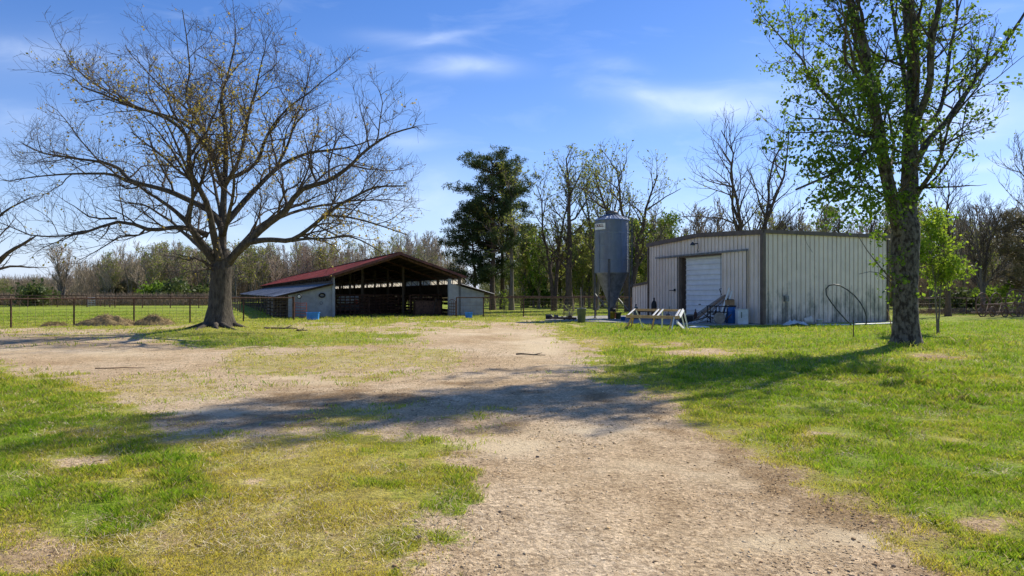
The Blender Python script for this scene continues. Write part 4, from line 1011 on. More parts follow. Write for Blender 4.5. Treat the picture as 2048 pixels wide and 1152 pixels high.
mb.prism([fp(6.80,.02,-.03), fp(6.80,3.65,-.03), fp(6.80,3.65,-.4), fp(6.80,.02,-.4)], -fd*.05)
mb.build('door_frame', M['brown'], shop)
mb = MB(); V = []; Fc = []   # rolling door curtain of curved slats
z = .04; prof = []
while z < 3.66:
    for t in (0,.04,.14,.25): prof.append((z+t, (0,-.035,-.045,-.035)[(0,.04,.14,.25).index(t)]))
    z += .29
prof = [(zz, o) for zz, o in prof if zz < 3.66]+[(3.66, 0)]
for zz, o in prof: V += [fp(3.02, zz, -.12+o), fp(6.50, zz, -.12+o)]
Fc = [(2*i, 2*i+1, 2*i+3, 2*i+2) for i in range(len(prof)-1)]
dr = mb.add(V, Fc).build('overhead_door', M['rollup'], shop)
mb = MB(); mb.box(fp(6.68,1.85,-.2), (.06,.37,3.62), rz=math.atan2(sd.y, sd.x)); mb.build('door_guide', M['darkwood'], shop)
mb = MB(); mb.box(fp(5.2,.95,-.13), (.04,.16,.05), rz=math.atan2(sd.y, sd.x)); mb.box(fp(5.2,.95,-.08), (.03,.03,.03)); mb.build('door_handle', M['steel'], dr)
# sliding door leaves, hung in front of the wall on a track
mb = MB().add(*[x for x in ribbed(lambda s, z, o: fp(s, z, .09+o), 1.05, 3.02, .10, 3.76)])
mb.beam(fp(1.05,.1,.09), fp(1.05,3.76,.09), .05, .05)
mb.build('sliding_door', M['beige'], shop)
mb = MB(); mb.beam(fp(1.03,.1,.13), fp(1.03,3.80,.13), .03, .03); mb.beam(fp(3.04,.1,.13), fp(3.04,3.70,.13), .02, .03)
mb.build('door_edge', M['steel'], shop)
mb = MB().add(*[x for x in ribbed(lambda s, z, o: fp(s, z, .09+o), 7.0, 9.05, .10, 3.70)]); sl2 = mb.build('sliding_door', M['beige'], shop)
mb = MB(); mb.beam(fp(6.98,.1,.13), fp(6.98,3.7,.13), .03, .03); mb.build('door_edge', M['steel'], shop)
mb = MB(); mb.beam(fp(7.15,1.75,.16), fp(7.75,1.75,.16), .03, .04); mb.box(fp(7.2,1.78,.17), (.1,.1,.14)); mb.build('latch', M['black'], sl2)
mb = MB(); mb.beam(fp(.95,3.82,.17), fp(9.15,3.78,.17), .11, .09); mb.build('door_track', M['galv_dark'], shop)
# lamp with a dangling hook above the door
mb = MB(); c = fp(5.15,4.40,.25); mb.tube([fp(5.15,4.42,.03), c, c+nf*.15+Vector((0,0,-.06))], .03, 8); mb.lathe([(.02,.10),(.10,.02),(.15,-.08),(.13,-.09)], c+nf*.15, 12)
la = mb.build('wall_lamp', M['steel'], shop)
mb = MB(); mb.lathe([(.001,-.16),(.05,-.15),(.07,-.10),(.05,-.05)], c+nf*.15, 10); mb.build('bulb', M['glass'], la)
mb = MB(); cc = fp(4.98,4.02,.14); mb.tube([cc+Vector((0,0,.34)), cc+Vector((0,0,.08))], .012, 6)
mb.tube([cc+fd*(.08*math.sin(t))+Vector((0,0,.08*math.cos(t))) for t in [i*.5 for i in range(10)]], .014, 6); mb.build('hook', M['steel'], shop)
# meter box and conduit on the side wall
mb = MB(); q = sp_(1.42,1.32,.09); mb.box(q, (.24,.12,.30), rz=math.atan2(sd.y, sd.x)); mb.tube([sp_(1.42,1.2,.06), sp_(1.42,.05,.06)], .022, 6); mb.box(q+ns*.07, (.14,.03,.16), rz=math.atan2(sd.y, sd.x))
mb.build('outlet_box', M['galv_dark'], shop)
mb = MB(); mb.prism([sp_(.0,.0,.30), sp_(SLn+.2,.0,.30), sp_(SLn+.2,.07,.30), sp_(.0,.07,.30)], -ns*.4); mb.prism([fp(0,.0,.1), fp(FL,.0,.1), fp(FL,.06,.1), fp(0,.06,.1)], -nf*.4)
mb.build('foundation', M['concrete'], shop)
# lean-to on the far left end
mb = MB(); zl = lambda s: 2.2-(s-FL)*.09
mb.add(*ribbed(fp, FL+.02, FL+1.95, .05, zl)); mb.add([fp(FL+1.95,.05), fp(FL+1.95,.05)+sd*3, fp(FL+1.95,zl(FL+1.95))+sd*3, fp(FL+1.95,zl(FL+1.95))], [(0,3,2,1)])
mb.build('lean_to_wall', M['beige'], shop)
mb = MB(); mb.prism([fp(FL+.06,zl(FL)-.02,.1), fp(FL+2.05,zl(FL+2)-.02,.1), fp(FL+2.05,zl(FL+2)+.03,.1)+sd*3.2, fp(FL+.06,zl(FL)+.03,.1)+sd*3.2], (0,0,.16)); mb.build('lean_to_roof', M['brown'], shop)

# concrete apron in front of the shop, running to the bin
slab = [fp(-.2,.03,.45), fp(FL+2,.03,.45), Vector((8.6,47.5,.03)), Vector((2.6,45.5,.03)), Vector((1.9,39.6,.03)), Vector((4.6,37.2,.03)), fp(.3,.03,3.1)]
for q in slab: q.z = .03
MB().prism([q-Vector((0,0,.10)) for q in slab], (0,0,.115)).build('concrete_pavement', M['concrete'])
tag(bpy.data.objects['concrete_pavement'], kind='structure')

# ------------------------------------------------------------------ feed bin
BC = Vector((X_(1224,41.6), 41.6, .03)); bn = thing('feed_bin', 'tall corrugated galvanised feed bin on steel legs beside the shop', 'grain bin', tuple(BC))
rb = 1.02; z0 = 2.80; z1 = 5.98
prof = []; k = 46; n = k*6
for i in range(n+1):
    z = z0+(z1-z0)*i/n; prof.append((rb+.016*math.sin(i/6*TAU), z))
mb = MB().lathe([(a, z) for a, z in prof], BC, 56); mb.build('tank', M['galv'], bn, True)
mb = MB()
for i in range(9):
    a = TAU*i/9+.25; d = Vector((math.cos(a), math.sin(a), 0)); mb.beam(BC+d*(rb+.012)+Vector((0,0,z0+.03)), BC+d*(rb+.012)+Vector((0,0,z1-.03)), .012, .035, up=d)
for z_ in (z0+.80, z0+1.6, z0+2.4): mb.lathe([(rb+.005,z_-.02),(rb+.019,z_-.008),(rb+.019,z_+.008),(rb+.005,z_+.02)], BC, 48)
mb.build('seam', M['galv'], bn)
mb = MB().lathe([(rb+.02,z0+.02),(.95,z0-.06),(.16,.74),(.16,.60)], BC, 40); mb.build('hopper', M['galv_dark'], bn, True)
mb = MB(); mb.lathe([(rb+.06,z1-.03),(rb+.05,z1+.02),(.34,z1+.38),(.34,z1+.43)], BC, 24)
for i in range(24):
    a = TAU*i/24; mb.tube([BC+Vector((math.cos(a)*(rb+.04),math.sin(a)*(rb+.04),z1+.035)), BC+Vector((math.cos(a)*.36,math.sin(a)*.36,z1+.39))], .014, 5)
rf = mb.build('roof', M['galv'], bn)
mb = MB().lathe([(.30,z1+.40),(.40,z1+.42),(.42,z1+.47),(.34,z1+.50),(.30,z1+.56),(.10,z1+.60),(.001,z1+.62)], BC, 20); mb.build('lid', M['steel'], rf)
for a in (math.radians(-108), math.radians(-18), math.radians(72), math.radians(162)):
    d = Vector((math.cos(a), math.sin(a), 0)); p = BC+d*(rb+.03)
    mb = MB(); mb.beam(p+Vector((0,0,0)), p+Vector((0,0,3.6)), .13, .07, up=d); mb.box(p+Vector((0,0,.015)), (.24,.24,.03)); mb.build('leg', M['steel'], bn)
angs = [math.radians(x) for x in (-108,-18,72,162)]
mb = MB()
for i in range(4):
    a, b = angs[i], angs[(i+1) % 4]
    pa = BC+Vector((math.cos(a),math.sin(a),0))*(rb+.03); pb = BC+Vector((math.cos(b),math.sin(b),0))*(rb+.03)
    if i in (0, 2, 3): mb.beam(pa+Vector((0,0,1.55)), pb+Vector((0,0,.5)), .03, .03)
    if i in (1, 2): mb.beam(pa+Vector((0,0,.5)), pb+Vector((0,0,1.5)), .03, .03)
mb.build('brace', M['galv_dark'], bn)
mb = MB(); lx = math.radians(-22)  # ladder on the right side
ld = Vector((math.cos(lx), math.sin(lx), 0)); lt = Vector((-ld.y, ld.x, 0)); lp = BC+ld*(rb+.2)
for sg in (-.19,.19): mb.beam(lp+lt*sg+Vector((0,0,1.9)), lp+lt*sg+Vector((0,0,6.1)), .045, .03)
for i in range(14): mb.beam(lp-lt*.19+Vector((0,0,2.0+i*.3)), lp+lt*.19+Vector((0,0,2.0+i*.3)), .025, .025)
mb.beam(lp+Vector((0,0,6.1)), BC+Vector((0,0,z1+.38)), .03, .03); mb.build('ladder', M['steel'], bn)
mb = MB().lathe([(.20,.62),(.24,.60),(.24,.45),(.10,.30),(.001,.28)], BC, 16); mb.build('boot', M['black'], bn)
mb = MB(); mb.tube([BC+Vector((-.15,0,.55)), BC+Vector((.75,.3,1.7))], .03, 6); mb.build('slide_rod', M['galv_dark'], bn)
# sign wraps the tank's left edge
mb = MB(); V = []; a0, a1 = math.radians(-180+5), math.radians(-180+60)
for i in range(13):
    a = a0+(a1-a0)*i/12
    for z in (5.38, 5.76): V.append(BC+Vector((math.cos(a)*(rb+.035), math.sin(a)*(rb+.035), z)))
mb.add(V, [(2*i,2*i+2,2*i+3,2*i+1) for i in range(12)]); sg = mb.build('sign_plate', M['signwhite'], bn)
def arc_text(txt, zc, h, a_start, a_end, rad, name, parent, m):
    cu = bpy.data.curves.new(name, 'FONT'); cu.body = txt; cu.size = 1; cu.extrude = .0; cu.align_x = 'LEFT'; cu.offset = .03
    to = bpy.data.objects.new('tmp', cu); COL.objects.link(to); dg = bpy.context.evaluated_depsgraph_get()
    me = bpy.data.meshes.new_from_object(to.evaluated_get(dg)); bpy.data.objects.remove(to)
    xs = [v.co.x for v in me.vertices]; ys = [v.co.y for v in me.vertices]; x0, x1 = min(xs), max(xs); y0, y1 = min(ys), max(ys)
    off = parent_world(parent)
    for v in me.vertices:
        a = a_start+(a_end-a_start)*(v.co.x-x0)/(x1-x0); z = zc+((v.co.y-y0)/(y1-y0)-.5)*h
        q = Vector((math.cos(a)*rad, math.sin(a)*rad, 0))+BC-off; v.co = (q.x, q.y, z+BC.z-off.z)
    me.materials.append(m); o = bpy.data.objects.new(name, me); link(o, parent)
arc_text('CKILL', 5.62, .17, math.radians(-180+12), math.radians(-180+54), rb+.043, 'lettering', sg, M['clear'])

# ------------------------------------------------------------------ barn
BL = Vector((-11.9, 45.0, 0)); ba = Vector((.917,.399,0)).normalized(); bb = Vector((-.399,.917,0)).normalized(); BW = 9.0; BLen = 75.0
def B(t, u, z): return BL+ba*t+bb*u+Vector((0,0,z))
barn = thing('barn', 'long open fronted cattle barn with red metal gable roof and side lean-tos', 'barn', tuple(B(BW/2,0,0)))
EV = 2.80; RG = 4.32
def ribbed_roof(p00, p10, p11, p01, pitch=.6, up=.035, sag=0):
    """sheet from eave/ridge edge p00-p10 (along u) to p01-p11, ribs running down the slope"""
    L = (p10-p00).length; n = int(L/pitch); V = []; rr = random.Random(9)
    for i in range(n+1):
        f = i/n; a = p00.lerp(p10, f); b = p01.lerp(p11, f); s_ = Vector((0,0,sag*rr.uniform(-1,1)))
        for df, o in ((0,0),(.03,up),(.09,up),(.12,0)):
            ff = min(1, f+df*pitch/L/.6); a = p00.lerp(p10, ff); b = p01.lerp(p11, ff)
            V += [a+Vector((0,0,o))+s_, b+Vector((0,0,o))]
    return V, [(2*i, 2*i+2, 2*i+3, 2*i+1) for i in range(len(V)//2-1)]
for nm, e, r in (('roof', -.25, BW/2), ('roof', BW+.25, BW/2)):
    ez = EV-.06
    mb = MB().add(*ribbed_roof(B(e,-.5,ez), B(e,BLen,ez), B(r,BLen,RG), B(r,-.5,RG))); mb.build(nm, M['red_roof'], barn)
    mb = MB().prism([B(e+.03*(1 if e<0 else -1),-.46,ez-.06), B(e+.03*(1 if e<0 else -1),BLen,ez-.06), B(r,BLen,RG-.06), B(r,-.46,RG-.06)], (0,0,.03)); mb.build('dark_undersheet', M['under'], barn)
mb = MB()
for e in (-.25, BW+.25): mb.beam(B(e,-.52,EV-.10), B(BW/2,-.52,RG-.04), .04, .16)
mb.beam(B(BW/2-.01,-.5,RG+.05), B(BW/2-.01,BLen,RG+.05), .35, .03); mb.build('rake_trim', M['rakebrown'], barn)
mb = MB()
for i in range(7):      # purlins
    f = i/7
    for s_ in (0,1):
        t = .2+(BW/2-.2)*f if s_ == 0 else BW-.2-(BW/2-.2)*f
        mb.beam(B(t,-.3,EV+(RG-EV)*f-.12), B(t,BLen-1,EV+(RG-EV)*f-.12), .05, .09)
mb.build('purlins', M['darkwood'], barn)
mb = MB()
for u_ in [i*5.0 for i in range(16)]:    # rafters
    for s_ in (-1,1):
        e = .1 if s_ < 0 else BW-.1
        MB().beam(B(e,u_,EV-.18), B(BW/2-s_*-.0,u_,RG-.2), .08, .14).build('rafter', M['rust'], barn)
for tt, nm in ((8.95,'eave_truss'),(.05,'eave_truss')):
    mb = MB(); mb.beam(B(tt,-.3,EV-.14), B(tt,BLen-1,EV-.14), .06, .08); mb.beam(B(tt,-.3,EV-.62), B(tt,BLen-1,EV-.62), .06, .07)
    u_ = -.2; k = 0
    while u_ < BLen-2.5:
        mb.beam(B(tt,u_,EV-.62), B(tt,u_,EV-.14), .05, .05); mb.beam(B(tt,u_,EV-.62), B(tt,u_+1.9,EV-.14), .035, .035); u_ += 1.9
    mb.build(nm, M['rust'], barn)
for u_ in [0,5,10,15,20,25,32,40,50,60,70]:
    for tt in (.12, 8.88) + ((3.0, 6.1) if u_ > 4 else ()):
        zt = EV-.1 if tt < 1 or tt > 8 else EV+(RG-EV)*(1-abs(tt-BW/2)/(BW/2))-.2
        mb = MB().box(B(tt,u_,zt/2), (.16,.16,zt), rz=math.atan2(ba.y,ba.x)); mb.build('post', M['post'], barn)
mb = MB().add([B(9.05,-.1,EV-.60), B(9.05,BLen-2,EV-.60), B(9.05,BLen-2,EV-.16), B(9.05,-.1,EV-.16)], [(0,1,2,3)]); mb.build('clerestory_panel', M['fibreglass'], barn)
# painted end walls of the lean-tos
def wedge(t0, t1, za, zb, name):
    mb = MB().prism([B(t0,-.08,0), B(t1,-.08,0), B(t1,-.08,zb), B(t0,-.08,za)], bb*.16); return mb.build(name, M['block'], barn)
wedge(-2.62,.22,1.52,2.2,'end_wall'); wedge(8.05,10.75,2.32,1.60,'end_wall')
mb = MB().box(B(-2.62,-.12,.78), (.24,.2,1.5), rz=math.atan2(ba.y,ba.x)); mb.box(B(8.12,-.1,1.3), (.2,.2,2.6), rz=math.atan2(ba.y,ba.x)); mb.box(B(.1,-.1,1.36), (.16,.16,2.72), rz=math.atan2(ba.y,ba.x)); mb.build('corner_post', M['block'], barn)
mb = MB().add(*ribbed_roof(B(-3.6,-.45,1.38), B(-3.6,BLen-8,1.45), B(.02,BLen-8,2.30), B(.02,-.45,2.25), .5, .03, .035)); mb.build('lean_to_roof', M['tin'], barn)
mb = MB().add(*ribbed_roof(B(11.45,-.4,1.52), B(11.45,BLen-8,1.52), B(8.9,BLen-8,2.20), B(8.9,-.4,2.24), .5, .03, .0)); mb.build('lean_to_roof', M['tin'], barn)
mb = MB().prism([B(11.4,-.36,1.46), B(11.4,BLen-8,1.46), B(8.95,BLen-8,2.16), B(8.95,-.36,2.16)], (0,0,.02)); mb.prism([B(-3.5,-.4,1.31), B(-3.5,BLen-8,1.36), B(.0,BLen-8,2.20), B(.0,-.4,2.17)], (0,0,.02)); mb.build('dark_undersheet', M['under'], barn)  # dark sheets added under the tin, standing in for shade on the undersides
mb = MB(); mb.beam(B(-3.5,-.3,1.33), B(.05,-.3,2.17), .05, .12); mb.beam(B(8.9,-.3,2.30), B(11.3,-.3,1.47), .05, .10)
for u_ in range(4, 66, 4): mb.beam(B(-3.5,u_,1.33), B(.05,u_,2.17), .05, .10)
mb.build('lean_to_rafters', M['darkwood'], barn)
mb = MB()
for u_ in range(0, 68, 4):
    MB().box(B(-3.4,u_+.3,.66), (.11,.11,1.32), rz=.3).build('lean_to_post', M['post'], barn)
# short studs and boards in the slot under the left eave
mb = MB()
for i in range(62): mb.box(B(.0,i*1.1+.3,2.46), (.07,.09,.5), rz=.3)
mb.beam(B(0,-.1,2.34), B(0,66,2.34), .05, .14); mb.build('clerestory_studs', M['darkwood'], barn)
# side walls: boards with gaps
rr = random.Random(4)
for tt, u0_, u1_ in ((10.6,.3,66), (-.02,6,66)):
    mb = MB()
    for z_ in (.16,.45,.74,1.03,1.36):
        u_ = u0_
        while u_ < u1_:
            L = rr.uniform(2.2,4.5)
            if rr.random() < .86: mb.beam(B(tt,u_,z_), B(tt,min(u1_,u_+L-.12),z_+rr.uniform(-.03,.03)), .03, .22)
            u_ += L
    for i in range(int((u1_-u0_)/2.4)): mb.box(B(tt+.05,u0_+i*2.4,.8), (.1,.1,1.6), rz=.3)
    if tt > 5: mb.prism([B(8.98,.4,1.42), B(8.98,66,1.42), B(8.98,66,2.14), B(8.98,.4,2.14)], ba*.03)  # dark strip added to blacken the shaded band below the clerestory
    mb.build('side_boards', M['darkwood'], barn)
mb = MB().prism([B(.2,BLen-.1,0), B(2.6,BLen-.1,0), B(2.6,BLen-.1,3.4), B(.2,BLen-.1,2.7)], bb*.1); mb.prism([B(6.4,BLen-.1,0), B(8.8,BLen-.1,0), B(8.8,BLen-.1,2.7), B(6.4,BLen-.1,3.4)], bb*.1); mb.build('back_wall', M['darkwood'], barn)
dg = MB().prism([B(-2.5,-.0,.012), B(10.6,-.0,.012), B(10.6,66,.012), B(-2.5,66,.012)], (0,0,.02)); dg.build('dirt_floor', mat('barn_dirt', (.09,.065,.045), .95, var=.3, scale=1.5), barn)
mb = MB(); c = B(-.62,-.16,1.45); Mr = Matrix.Rotation(math.atan2(ba.y,ba.x), 3, 'Z') @ Matrix.Rotation(math.pi/2, 3, 'X')
mb.torus(c, .15, .05, Mr @ Matrix.Diagonal((1.15,.8,1)), 20, 8)
tag(mb.build('tire_wreath', M['black'], None), 'small black oval ring hung high on the grey left end wall of the barn', 'ring')
mb = MB(); mb.torus(B(-.68,-.14,.95), .09, .012, Mr, 20, 6); tag(mb.build('wire_ring', M['steel'], None), 'thin wire ring hung below the black oval ring on the barn wall', 'ring')

# pens inside the barn
def pipe_panel(a, b, h, n, m, nv=3, name='livestock_panel', label='', group=None, r=.025):
    a = Vector(a); b = Vector(b); t = thing(name, label, 'livestock panel', tuple((a+b)/2), group)
    mb = MB()
    for e in (a, b): mb.tube([e+Vector((0,0,.05)), e+Vector((0,0,h))], r*1.3, 6)
    mb.tube([a+Vector((0,0,h)), b+Vector((0,0,h))], r*1.2, 6); mb.build('frame', m, t)
    mb = MB()
    for i in range(n): z_ = .14+(h-.14)*i/n; mb.tube([a+Vector((0,0,z_)), b+Vector((0,0,z_))], r, 5, False)
    for i in range(nv): q = a.lerp(b, (i+1)/(nv+1)); mb.tube([q+Vector((0,0,.1)), q+Vector((0,0,h))], r, 5, False)
    mb.build('rails', m, t); return t
plab = 'dark pipe livestock panel standing in the shade inside the barn'
for i, (t0, u0_, t1, u1_) in enumerate(((.4,3,3.1,3),(3.2,4,5.8,5.2),(6.1,3,8.6,3.2),(.4,9,3.0,9),(3.1,10,5.9,10),(6.1,12,8.7,12),(3.0,5,3.0,10),(6.1,5,6.1,12),(.4,16,4,17),(4.2,18,8.6,18),(6.1,20,6.1,28),(3,20,3,30))):
    pipe_panel(B(t0,u0_,0), B(t1,u1_,0), 1.45, 6, M['rust'], 7, label=plab, group='livestock panels inside the barn', r=.045)
pn = thing('plank_pen', 'dark weathered plank pen under the left end of the tin lean-to', 'pen', tuple(B(-3.2,1.5,0)))
mb = MB()
for z_ in (.2,.45,.7,.95,1.2): mb.beam(B(-3.55,.1,z_), B(-2.75,.12,z_), .03, .16)
for z_ in (.2,.45,.7,.95,1.2): mb.beam(B(-3.55,.1,z_), B(-3.55,6.5,z_), .03, .16)
mb.build('planks', M['darkwood'], pn)
for a_, b_ in ((-3.6,.0),(-3.2,.02),(-2.8,.02),(-3.6,3.2),(-3.6,6.5)): MB().box(B(a_,b_,.68), (.11,.11,1.35), rz=.4).build('post', M['darkwood'], pn)
# panels under the left lean-to
for i, (t0, u0_, t1, u1_) in enumerate(((-3.3,.6,-2.7,1.0),(-3.4,3.2,-1.2,3.2),(-1.1,5,-.1,5),(-3.3,9,-1.5,9))):
    pipe_panel(B(t0,u0_,0), B(t1,u1_,0), 1.2, 5, M['rust'], 3, label='rusty pipe panel under the tin lean-to at the left of the barn', group='panels under the left lean-to', r=.03)
# pale box cart inside
ct = B(1.75,4.0,0); cart = thing('feed_cart', 'dim pale fronted feed cart parked inside the barn behind the left wall', 'cart', tuple(ct))
rz = math.atan2(ba.y,ba.x)
MB().box(ct+Vector((0,0,1.12)), (1.4,.9,.50), rz=rz).build('tub', M['whiteplastic'], cart, bevel=.03)
MB().box(ct+Vector((0,0,.62)), (1.5,1.0,.42), rz=rz).build('chassis', M['steel'], cart, bevel=.02)
for sx_ in (-.6,.6):
    mb = MB(); Mr2 = Matrix.Rotation(rz,3,'Z') @ Matrix.Rotation(math.pi/2,3,'Y'); mb.torus(ct+ba*sx_-bb*.2+Vector((0,0,.33)), .25, .08, Mr2, 20, 8); mb.lathe([(.001,-.04),(.2,-.04),(.2,.04),(.001,.04)], ct+ba*sx_-bb*.2+Vector((0,0,.33)), 14, Mr2); mb.build('wheel', M['black'], cart)
mb = MB(); mb.lathe([(.001,-.02),(.16,-.02),(.16,.03),(.001,.03)], ct+ba*.5-bb*.52+Vector((0,0,.98)), 18, Matrix.Rotation(rz,3,'Z') @ Matrix.Rotation(math.pi/2,3,'X')); mb.build('reflector', M['redpipe'], cart)
# dark wooden feed bunk right inside
q = B(6.9,1.0,0); bk = thing('feed_bunk', 'dark brown plank feed bunk standing in the right half of the barn mouth', 'feed bunk', tuple(q))
MB().box(q+Vector((0,0,.55)), (1.9,.06,.95), rz=rz).build('front_panel', M['rust'], bk); MB().box(q+bb*.6+Vector((0,0,.5)), (1.9,.06,.85), rz=rz).build('back_panel', M['rust'], bk)
for sx_ in (-.9,.9): MB().box(q+ba*sx_+bb*.3+Vector((0,0,.5)), (.08,.7,1.0), rz=rz).build('side_panel', M['rust'], bk)
mb = MB().beam(q+ba*.3-bb*.15+Vector((0,0,.02)), q+ba*.55-bb*.1+Vector((0,0,1.2)), .14, .03); tag(mb.build('loose_plank', M['darkwood']), 'loose plank leaning on the feed bunk in the barn mouth', 'plank')

# tubs, lamp and gates outside the barn
def tub(px, py, w_, h_, label):
    p = GP(px, py); t = thing('water_tub', label, 'tub', tuple(p))
    mb = MB(); n = 4
    def ring(s_, z_, inn=0): return [p+Vector((x*(w_*s_-inn), y*(w_*.42*s_-inn)*1.0, z_)) for x, y in ((-.5,-.5),(.5,-.5),(.5,.5),(-.5,.5))]
    V = ring(.88,0)+ring(1,h_)+ring(.93,h_)+ring(.82,.05)
    Fc = [(3,2,1,0)]+[(i+4*k, (i+1)%4+4*k, (i+1)%4+4*k+4, i+4*k+4) for k in range(3) for i in range(4)]+[(12,13,14,15)]
    mb.add(V, Fc); mb.build('basin', M['bluebright'], t, bevel=.03)
    mb = MB()
    for a, b in ((0,1),(1,2),(2,3),(3,0)): r_ = ring(1.03,h_); mb.beam(r_[a], r_[b], .04, .04)
    mb.build('rim', M['bluebright'], t, bevel=.01)
    return p
tub(626,640,.72,.44,'bright blue plastic water tub in the grass by the grey left barn wall')
tub(937.5,636,.46,.34,'small bright blue tub in front of the right barn wall')
q = GP(601,636); lp_ = thing('yard_lamp', 'round black rimmed lamp on a thin pole before the left barn wall', 'lamp', tuple(q))
MB().tube([q, q+Vector((0,0,1.30))], .022, 8).build('pole', M['galv_dark'], lp_)
lc = q+Vector((-.05,-.1,1.38)); MX = Matrix.Rotation(math.pi/2,3,'X')
MB().torus(lc, .12, .04, MX, 20, 8).build('rim', M['black'], lp_); MB().lathe([(.001,-.03),(.1,-.02),(.11,.03),(.001,.04)], lc, 18, MX).build('lens', M['glass'], lp_)
# fallen red pipe gate leaning by the wall
def gate(a, b, h, n, m, label, bow=False, name='pipe_gate', nv=1):
    a = Vector(a); b = Vector(b); t = thing(name, label, 'gate', tuple((a+b)/2)); mb = MB()
    top = [a.lerp(b, i/6)+Vector((0,0,h+(.12*math.sin(math.pi*i/6) if bow else -.05*math.sin(math.pi*i/6)))) for i in range(7)]
    mb.tube([a+Vector((0,0,.08))]+top+[b+Vector((0,0,.08))], .024, 6); mb.build('frame', m, t); mb = MB()
    for i in range(n): z_ = .12+(h-.1)*i/n; mb.tube([a+Vector((0,0,z_)), b+Vector((0,0,z_))], .02, 6)
    for k in range(nv): q_ = a.lerp(b, (k+1)/(nv+1)); mb.tube([q_+Vector((0,0,.1)), q_+Vector((0,0,h))], .02, 6)
    mb.build('bars', m, t)
gate(GP(590,636), GP(613,637.5), 1.0, 5, M['redpipe'], 'faded red pipe gate standing open beside the left barn wall', nv=0)
gate(GP(898,633), GP(911,634.5), 1.05, 5, M['rust'], 'dark bowed pipe gate at the right side of the barn mouth', True, nv=2)

# ------------------------------------------------------------------ fences
def fence(pts, h, label, name='pipe_fence', spacing=None, mesh=(.16,.30), m='rust', r=.035, wr=.0045, postpx=None, corner=()):
    P0 = [Vector(p) for p in pts]; t = thing(name, label, 'fence', tuple(P0[0]))
    mb = MB(); mb.tube([p+Vector((0,0,h)) for p in P0], r, 8); mb.build('top_rail', M[m], t)
    posts = []
    for a, b in zip(P0[:-1], P0[1:]):
        k = max(1, round((b-a).length/spacing)) if spacing else 1
        for i in range(k): posts.append(a.lerp(b, i/k))
    posts.append(P0[-1])
    for i, p in enumerate(posts):
        big = i in corner
        MB().tube([p-Vector((0,0,.05)), p+Vector((0,0,h+(.06 if big else 0)))], r*(2.0 if big else 1.15), 8).build('post', M[m], t)
    if mesh:
        mb = MB(); 
        for a, b in zip(P0[:-1], P0[1:]):
            nz = int((h-.1)/mesh[0])
            for i in range(nz+1): z_ = .05+(h-.12)*i/nz; mb.tube([a+Vector((0,0,z_)), b+Vector((0,0,z_))], wr, 3, False)
            L = (b-a).length; k = int(L/mesh[1])
            for i in range(1, k): q_ = a.lerp(b, i/k); mb.tube([q_+Vector((0,0,.04)), q_+Vector((0,0,h-.06))], wr*.8, 3, False)
        mb.build('wire_mesh', M['wire'], t)
    return t
def FP(px, d): return Vector((X_(px,d), d, 0))
fence([FP(-160,28.6), FP(22,31.4), FP(148,33.4), FP(268,35.2), FP(380,36.6), FP(487,38.2), FP(587,40.2)], 1.33, 'long brown pipe and wire mesh fence running behind the big oak', mesh=(.15,.3), wr=.006, corner=(6,))
fence([FP(-60,78), FP(174,76)], 1.32, 'far pasture pipe fence at left ending beside a small gate', spacing=3.3, wr=.010, mesh=(.3,.9), r=.045)
gate(FP(176,76), FP(190,79), 1.1, 5, M['galv'], 'small pale metal gate at the gap in the far pasture fence')
fence([FP(192,84), FP(230,74), FP(455,72), FP(480,56)], 1.28, 'far pasture pipe fence behind the big oak trunk', spacing=3.2, wr=.010, mesh=(.3,.9), r=.045)
fence([FP(913,46.0), FP(967,46.2), FP(1047,46.4), FP(1128,46.6), FP(1192,46.9), FP(1262,47.2)], 1.30, 'brown pipe and mesh fence from the barn to the feed bin', wr=.007, mesh=(.22,.45))
fence([FP(980,62), FP(1300,60)], 1.30, 'second pipe fence under the trees behind the feed bin', spacing=3.0, wr=.007, mesh=(.3,.6), r=.04)
fence([FP(1835,52), FP(2140,49)], 1.25, 'wire mesh fence behind the old hay rake', spacing=3.4, wr=.008, mesh=(.3,.4), r=.03)
q = FP(1163,46.3); tag(MB().tube([q, q+Vector((-.05,0,2.0))], [.03,.022], 8).build('pole', M['greywood']), 'thin pale upright pole at the fence behind the trash can', 'pole')

# hay heaps by the fence
def heap(px, py, w_, h_, label, seed):
    rg = np.random.default_rng(seed); p = GP(px, py); n = 40; m = 24
    V = []; Fc = []
    for j in range(m+1):
        for i in range(n+1):
            x = (i/n-.5)*2; y = (j/m-.5)*2; r = math.hypot(x, y)
            nz = float(fbm(np.array([x*2+seed]), np.array([y*2+seed*2]), 4, 1.5)[0])
            z = h_*max(0, (1-r**1.6))*(.45+1.1*nz)-.03
            V.append((p.x+x*w_/2, p.y+.5+y*.75, z))
    for j in range(m):
        for i in range(n): a = j*(n+1)+i; Fc.append((a, a+1, a+n+2, a+n+1))
    t = thing('hay_heap', label, 'hay', tuple(p)); np_mesh('heap', V, np.array(Fc), M['hay'], t, True)
    V = np.array(V); k = rg.integers(0, len(V), 2600); C = V[k]; C = C[C[:, 2] > .02]+rg.normal(0, .015, (len(C[C[:, 2] > .02]), 3))
    leafquads('straw', C, .13, M['straw'], t, rng=rg, aspect=.1)
M['straw'] = leafmat('straw', (.44,.33,.14), (.20,.13,.06), .2)
heap(197,652,3.1,.5,'larger dark hay heap against the pipe fence left of the oak',1); heap(232,651,1.5,.36,'low tan hay mound joined to the right of the larger heap',5)
heap(298,651,2.2,.5,'rounded straw heap right of the fence post near the oak',2); heap(95,653,1.3,.18,'flat scatter of old hay near the left fence posts',3)

